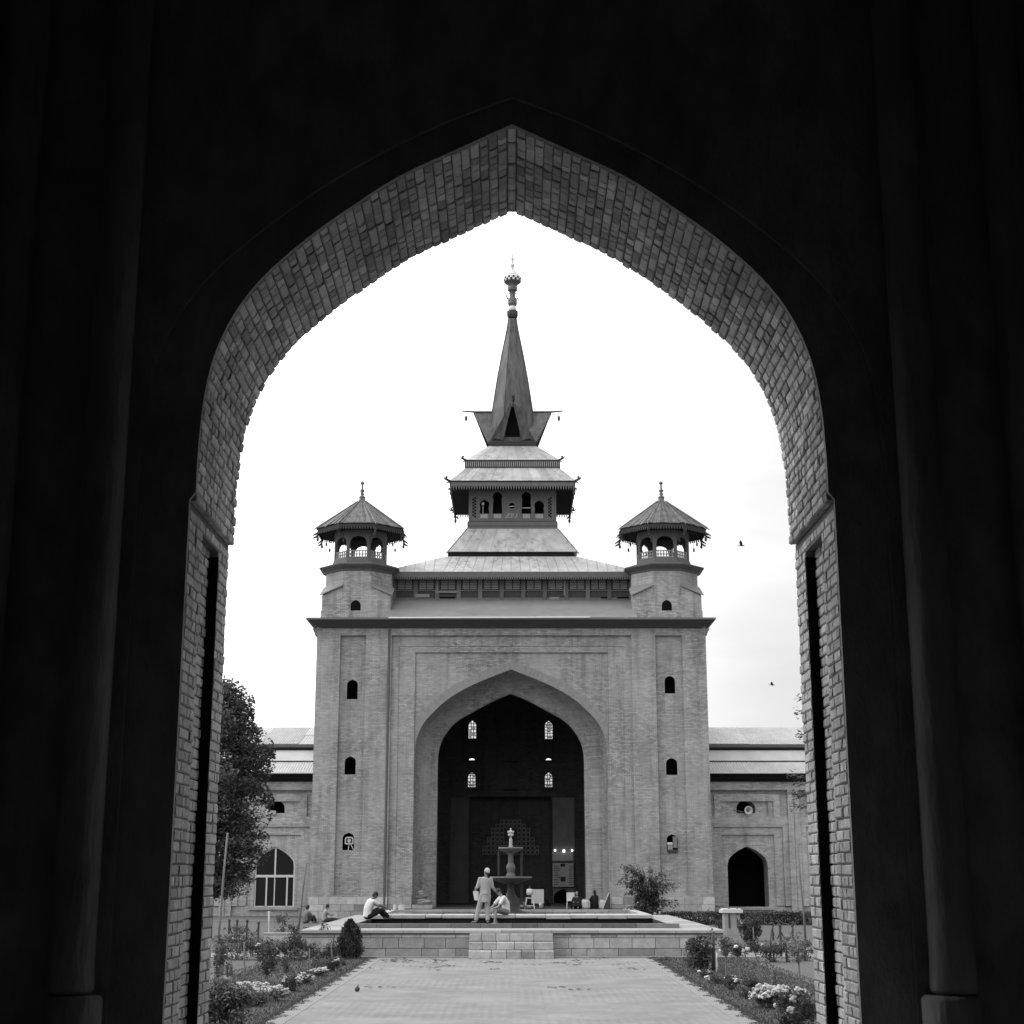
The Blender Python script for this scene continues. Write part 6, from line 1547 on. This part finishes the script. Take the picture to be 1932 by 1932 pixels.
# slim saplings: trunk + small crown
def sapling(px, py, ptop, cw, ch, label, mt='leaf_dark', n=420, lean=0, name='sapling', flowers=0):
    X, Y_ = ground(px, py); zt_ = at(1, ptop, Y_)[1]; r_ = cw * Y_ / FPX / 2 / 1.03; c_h = ch * mpp(py, Y_) / 2; lx2 = lean * Y_ / FPX
    o = empty(name, (X, Y_, 0), label, 'young tree')
    MB().tube([(0, 0, 0), (lx2 * .4 + .01, 0, zt_ * .5), (lx2, 0, zt_ - c_h)], [.022, .018, .008], 6).build('trunk', 'stake', o)
    m_ = MB(); leafmesh(m_, (lx2, 0, zt_ - c_h), (r_, r_, c_h), n, .075, seed=sd(), clump=12); m_.build('crown', mt, o)
    if flowers:
        f_ = MB()
        for i in range(flowers):
            a_ = R.uniform(0, 6.3); f_.ell((lx2 + r_ * .8 * cos(a_), r_ * .8 * sin(a_), zt_ - c_h + R.uniform(-1, 1) * c_h * .7), (.06, .06, .05), 7, 5, jit=.2, tone=R.random())
        for m_ in f_.pieces(.01): m_.build('flower_head', 'petal', o)
    return o
sapling(503, 1860, 1782, 40, 52, 'bushy headed sapling tied on a thin stem, standing over the left flower bed', n=700, mt='leaf_dark')
sapling(501, 1868, 1806, 16, 40, 'twiggy climbing plant wound round a stem beside the bushy headed sapling', n=260, mt='leaf_dark')
sapling(561, 1840, 1786, 26, 24, 'thin sapling with a sparse crown between the flowering clumps', n=200, mt='leaf')
sapling(553, 1812, 1741, 26, 60, 'upright narrow sapling with layered leaves above the dark bushes', n=600, mt='leaf_dark')
sapling(529, 1795, 1722, 28, 44, 'pale topped sapling before the left wing, right of its glazed window', n=420, mt='leaf')
sapling(613, 1805, 1742, 26, 42, 'small spiky conifer sapling near the platform corner', n=500, mt='leaf')
sapling(596, 1834, 1798, 12, 22, 'tiny sapling among the grassy clump on the left', n=90, mt='leaf')
sapling(413, 1880, 1748, 22, 90, 'tall thin leafy shoot hugging the left gate jamb', n=400, mt='leaf')
stake(461, 1864, 461, 1777, 1.6, 'pale upright stake in the middle of the left flower bed')
stake(508, 1790, 507.5, 1719, 2.0, 'thick whitish stake in front of the left wing window', mt='board')
stake(626, 1812, 625.5, 1781, 1.4, 'short pale stake beside the egg shaped conifer')
stake(531, 1880, 517, 1838, 1.4, 'thin pale stake leaning left in the near left bed')
X, Y_ = ground(409, 1800); x1, z1 = at(429.5, 1571, Y_); pole((X, Y_, 0), (x1, Y_, z1), .038, 'long bamboo pole leaning beside the left gate jamb', name='bamboo_pole', cat='pole')
X, Y_ = ground(563, 1752); x1, z1 = at(578, 1628, Y_); pole((X, Y_, 0), (x1, Y_, z1), .045, 'long leaning bamboo pole before the left edge of the portal block', name='bamboo_pole', cat='pole')
X, Y_ = ground(1520, 1775); x1, z1 = at(1505, 1596, Y_); pole((X, Y_, 0), (x1, Y_, z1), .04, 'long leaning bamboo pole beside the right gate jamb', name='bamboo_pole', cat='pole', mt='stake')
# posts with sagging chains
def posts(pl, label, grp):
    prev = None
    for i, (px, py, ptop) in enumerate(pl):
        X, Y_ = ground(px, py); zt_ = at(1, ptop, Y_)[1]
        o = empty('chain_post', (X, Y_, 0), label[i], 'post', grp)
        MB().tube([(0, 0, 0), (0, 0, zt_)], .038, 8).build('post_shaft', 'post', o); MB().ell((0, 0, zt_ + .03), (.055, .055, .05), 8, 6).build('post_cap', 'post', o)
        if prev:
            a = Vector(prev) - Vector((X, Y_, 0)); b_ = Vector((0, 0, zt_ * .9))
            MB().tube([tuple(a.lerp(b_, t) - Vector((0, 0, .35 * 4 * t * (1 - t)))) for t in [k / 10 for k in range(11)]], .02, 5).build('chain', 'post', o)
        prev = (X, Y_, zt_ * .9)
posts([(431, 1780, 1738), (446, 1776, 1739), (465, 1776, 1739), (486, 1790, 1743)], ['first dark chain post from the left gate jamb', 'second dark chain post from the left gate jamb', 'third dark chain post from the left gate jamb', 'fourth dark chain post, nearest the low garden wall'], 'chain posts left of the pool')
posts([(1459, 1775, 1744), (1474, 1806, 1748), (1496, 1772, 1748)], ['dark chain post nearest the white capped pillar on the right', 'taller nearer dark chain post over the right flower bed', 'dark chain post nearest the right gate jamb'], 'chain posts right of the pool')
stake(419.5, 1858, 419.5, 1824, 3.2, 'thick dark post low beside the left gate jamb', name='stump_post', mt='post', cat='post')
stake(429.5, 1852, 429.8, 1817, 1.3, 'thin dark stake beside the thick dark post on the left', mt='post')
# low garden wall left of the platform
X0, Y0 = ground(494, 1800); Yw = 49.2; xw0, xw1 = at(497, 1760, Yw)[0], -PXH - .3
gwl = empty('garden_wall', ((xw0 + xw1) / 2, Yw, 0), 'low stone garden wall with pale coping left of the platform', 'wall')
zc = zz(1760, Yw); gb_ = MB(); courses(gb_, 0, 0, xw0 - (xw0 + xw1) / 2, xw1 - (xw0 + xw1) / 2, .3, [(0, zc * .5), (zc * .5, zc - .05)]); gb_.build('wall_blocks', 'stone', gwl)
MB().box(xw0 - (xw0 + xw1) / 2 - .03, xw1 - (xw0 + xw1) / 2, -.03, .33, zc - .05, zc).build('wall_coping', 'coping', gwl)
# ---- right bed
R_ = [
 (1322, 1833, 54, 62, 'dark based rose bush at the right corner of the platform', 'leaf_dark', 1900, 5, 'leaf'),
 (1331, 1844, 26, 16, 'low pale flowering tuft in front of the corner rose bush', 'leaf', 400, 4, None),
 (1352, 1856, 36, 18, 'low mixed tuft on the right verge, second from the platform', 'leaf', 500, 4, None),
 (1380, 1868, 34, 27, 'dark clump under the middle rose trees', 'leaf_dark', 700, 3, None),
 (1417, 1866, 36, 22, 'dark spreading clump right of the middle rose trees', 'leaf_dark', 700, 0, None),
 (1408, 1885, 24, 22, 'small leafy clump touching the white flowering bush on the right', 'leaf', 500, 0, None),
 (1447, 1902, 62, 42, 'dark bush topped with white flower heads on the right verge', 'leaf_dark', 1300, 44, None),
 (1492, 1900, 74, 36, 'pale flowering bush behind the nearest dark bush on the right', 'leaf', 1000, 34, None),
 (1501, 1936, 76, 72, 'large dark bush at the near right, against the gate jamb', 'leaf_dark', 2600, 3, None),
 (1457, 1816, 52, 40, 'dark bush before the pale cross path on the right', 'leaf_dark', 1300, 2, 'leaf'),
 (1520, 1814, 34, 38, 'pale flecked bush against the right gate jamb', 'leaf_dark', 900, 4, 'leaf_light'),
 (1416, 1776, 40, 52, 'tall round dark bush right of the white capped pillar', 'leaf_dark', 1800, 0, None),
 (1359, 1757, 24, 26, 'small round dark bush left of the white capped pillar', 'leaf_dark', 700, 0, None),
 (1256, 1746, 30, 22, 'pale shrub at the left end of the clipped hedge', 'leaf', 500, 0, None),
 (1500, 1790, 50, 34, 'straggling pale stems behind the right flower bed', 'leaf', 350, 0, None),
 (1372, 1800, 40, 30, 'mid green leafy bush below the white capped pillar', 'leaf', 600, 3, None)]
for (px, py, w_, h_, lab, mt_, n, fl_, tp) in R_: bush(px, py, w_, h_, lab, mt=mt_, n=n, flowers=fl_, top=tp, fsize=.08 if py > 1895 else .06)
for i, (px, py, w_, h_) in enumerate(((1240, 1813, 26, 8), (1258, 1812, 16, 7))):
    bush(px, py, w_, h_, ('broader weed tuft growing at the foot of the platform wall', 'smaller weed tuft growing right of the broad one at the platform foot')[i], 'weeds', mt='leaf', n=220, size=.05, name='weed_tuft')
sapling(1370, 1845, 1768, 34, 34, 'rose tree with airy crown, first from the platform on the right', n=380, mt='leaf', flowers=3)
sapling(1396, 1848, 1775, 44, 32, 'rose tree with wide dark crown, second from the platform on the right', n=520, mt='leaf_dark', flowers=5)
sapling(1435, 1852, 1772, 34, 30, 'leaning rose tree, third from the platform on the right', n=360, mt='leaf_dark', lean=-12, flowers=3)
sapling(1511, 1874, 1752, 34, 62, 'tall airy rose tree close to the right gate jamb', n=420, mt='leaf_light', lean=-6)
stake(1305.5, 1797, 1306, 1750, 2.4, 'dark wooden post rising from the corner rose bush', mt='post', cat='post', name='wooden_post')
stake(1346, 1832, 1346, 1758, 3.2, 'thick dark post between the corner rose bush and the first rose tree', mt='post', cat='post', name='wooden_post')
stake(1352, 1836, 1353, 1796, 1.7, 'short white stake behind the corner rose bush', mt='board')
stake(1410, 1776, 1391, 1727, 1.6, 'leaning pole in front of the white capped pillar')
stake(1404, 1772, 1399, 1738, 2.4, 'short pale pointed stake right of the pillar', mt='paint_white')
bush(474, 1806, 22, 52, 'tall straggly weed left of the whitish stake', 'weeds', mt='leaf', n=260, size=.07, name='tall_weed')
bush(538, 1836, 20, 44, 'tall straggly weed between the two saplings on the left', 'weeds', mt='leaf', n=240, size=.07, name='tall_weed')
bush(575, 1800, 18, 60, 'tall thin weed against the left end of the platform wall', 'weeds', mt='leaf_dark', n=260, size=.07, name='tall_weed')
bush(430, 1868, 26, 66, 'tall grassy plant above the large pale bush', 'weeds', mt='leaf_light', n=320, size=.08, name='tall_weed')
bush(1300, 1826, 18, 46, 'thin weed before the right platform wall, beside the wooden post', 'weeds', mt='leaf', n=220, size=.06, name='tall_weed')
bush(1340, 1812, 26, 60, 'leafy climber rising behind the corner rose bush', 'weeds', mt='leaf', n=420, size=.07, name='tall_weed')
bush(1485, 1816, 24, 50, 'straggly weed between the leaning rose tree and the airy one', 'weeds', mt='leaf', n=260, size=.07, name='tall_weed')
bush(1462, 1868, 16, 46, 'thin shoots rising behind the white flower heads on the right', 'weeds', mt='leaf_light', n=160, size=.06, name='tall_weed')
stake(585, 1840, 584, 1790, 1.2, 'thin stake by the tiny sapling on the left'); stake(1452, 1812, 1456, 1752, 1.3, 'thin dark stake in the bush before the pale cross path', mt='post')
stake(1424, 1790, 1421, 1750, 1.2, 'thin stake rising before the tall round bush', mt='stake')
# pillar with white cap
YPl = 64.0; X = at(1380, 1750, YPl)[0]; zt_ = zz(1722, YPl); w_ = 14.2 * YPl / FPX
o = empty('garden_pillar', (X, YPl, 0), 'pale square pillar with a white overhanging cap in the right garden', 'pillar')
MB().box(-w_, w_, -w_, w_, 0, zt_).build('pillar_shaft', 'coping', o); MB().box(-w_ * 1.35, w_ * 1.35, -w_ * 1.35, w_ * 1.35, zt_, zt_ + .12).box(-w_ * 1.15, w_ * 1.15, -w_ * 1.15, w_ * 1.15, zt_ + .12, zt_ + .17).build('pillar_cap', 'paint_white', o)
for a_ in (-.12, .22): MB().box(a_ - .035, a_ + .035, -w_ - .03, -w_ - .002, .3, 1.1).build('slot', 'post', o)

# ---- grass blades along the verges
for s, nm in ((-1, 'left'), (1, 'right')):
    g = MB(); rr = random.Random(12 + s)
    for i in range(26000):
        y = 24 + 23 * rr.random() ** 1.5; x = s * (PX + .02 + abs(rr.gauss(0, .05)) if rr.random() < .16 else rr.uniform(PX, 7.2)); hgt = rr.uniform(.02, .055) * (1.3 if rr.random() < .2 else 1); wv = .004 + .0003 * y
        if rr.random() < .40: x = s * (PX + .06 - rr.random() * .16 * (1 + sin(y * 4.1) * .6 + sin(y * 9.7) * .4)); hgt *= .7
        a_ = rr.uniform(-.5, .5); dx, dy = rr.gauss(0, .02), rr.gauss(0, .02)
        g.v += [(x - wv, y, .0), (x + wv, y, .0), (x + dx, y + dy, hgt)]; k_ = len(g.v) - 3; g.f.append((k_, k_ + 1, k_ + 2)); g.t.append(rr.random())
    tag(g.build('grass_' + nm, 'grass'), kind='stuff', label='short grass on the verge along the path, %s side' % nm, cat='grass')
# ---- dropped leaves and grit on the path
g = MB(); rr = random.Random(99)
for i in range(46):
    y = rr.choice((rr.uniform(40, 46.5), rr.uniform(34, 46), rr.uniform(44, 46.7))); x = rr.uniform(-PX * .9, PX * .9)
    n_ = rr.randint(2, 7)
    for k in range(n_):
        cx_, cy_ = x + rr.gauss(0, .16), y + rr.gauss(0, .10); r_ = rr.uniform(.025, .06); a0 = rr.uniform(0, 6)
        v = [(cx_ + r_ * (1.4 if q % 2 else .8) * cos(a0 + q * pi / 3), cy_ + r_ * (1.4 if q % 2 else .8) * sin(a0 + q * pi / 3), .022 + rr.uniform(0, .02)) for q in range(6)]
        g.add(v, [tuple(range(6))], rr.random())
tag(g.build('leaf_litter', 'leaf_dark'), kind='stuff', label='scattered dark dropped leaves on the paving', cat='leaves')
X, Y_ = ground(674, 1872); o = MB().ell((0, 0, .05), (.055, .055, .055), 10, 7, jit=.12).tube([(0, 0, .09), (.03, 0, .16)], [.015, .004], 5).build('fallen_fruit', 'post', loc=(X, Y_, .012)); tag(o, 'small dark round fruit lying alone on the left of the path', 'fruit')

# ================================================================ BIRDS
def bird(px, py, Y, sc, label, wing_=1.0):
    x, z = at(px, py, Y); o = empty('bird', (x, Y, z), label, 'bird')
    b = MB(); b.tube([(-.42 * sc, 0, .02 * sc), (-.2 * sc, 0, .0), (.0, 0, -.01 * sc), (.18 * sc, 0, -.02 * sc), (.30 * sc, 0, -.03 * sc)], [.02 * sc, .05 * sc, .085 * sc, .06 * sc, .015 * sc], 8); b.ell((.27 * sc, 0, -.02 * sc), (.06 * sc, .05 * sc, .05 * sc), 8, 6); b.build('body', 'hair', o, smooth=True)
    for s in (-1, 1):
        w_ = MB(); w_.add([(.12 * sc, s * .04 * sc, .03 * sc), (-.14 * sc, s * .04 * sc, .03 * sc), (-.20 * sc, s * .22 * sc, .36 * sc * wing_), (-.14 * sc, s * .34 * sc, .52 * sc * wing_), (.05 * sc, s * .22 * sc, .30 * sc * wing_),
                               (.12 * sc, s * .05 * sc, .01 * sc), (-.14 * sc, s * .05 * sc, .01 * sc)], [(0, 1, 2, 4), (4, 2, 3), (0, 5, 6, 1)]); w_.build('wing', 'hair', o)
bird(1399, 1029, 72, .46, 'bird flying with raised wings right of the right turret')
bird(1457, 1292, 80, .42, 'tiny distant bird low in the sky above the right wing', .7)
x, z = at(967.8, 758, 91.9)
o = empty('perched_bird', (x - .02, 91.88, z - .12), 'dark bird perched on the front gablet ridge of the spire', 'bird'); b = MB(); b.tube([(0, 0, 0), (.02, 0, .25), (.06, 0, .45), (.14, 0, .62)], [.05, .12, .09, .03], 8); b.build('body', 'hair', o, smooth=True); MB().tube([(.12, 0, .6), (.2, 0, .72)], [.03, .01], 5).build('beak', 'hair', o)
for i, px in enumerate((1058, 1085)):
    pass

# tidy: bodies with object-space textures parented to shifted empties are fine
bpy.context.view_layer.update()
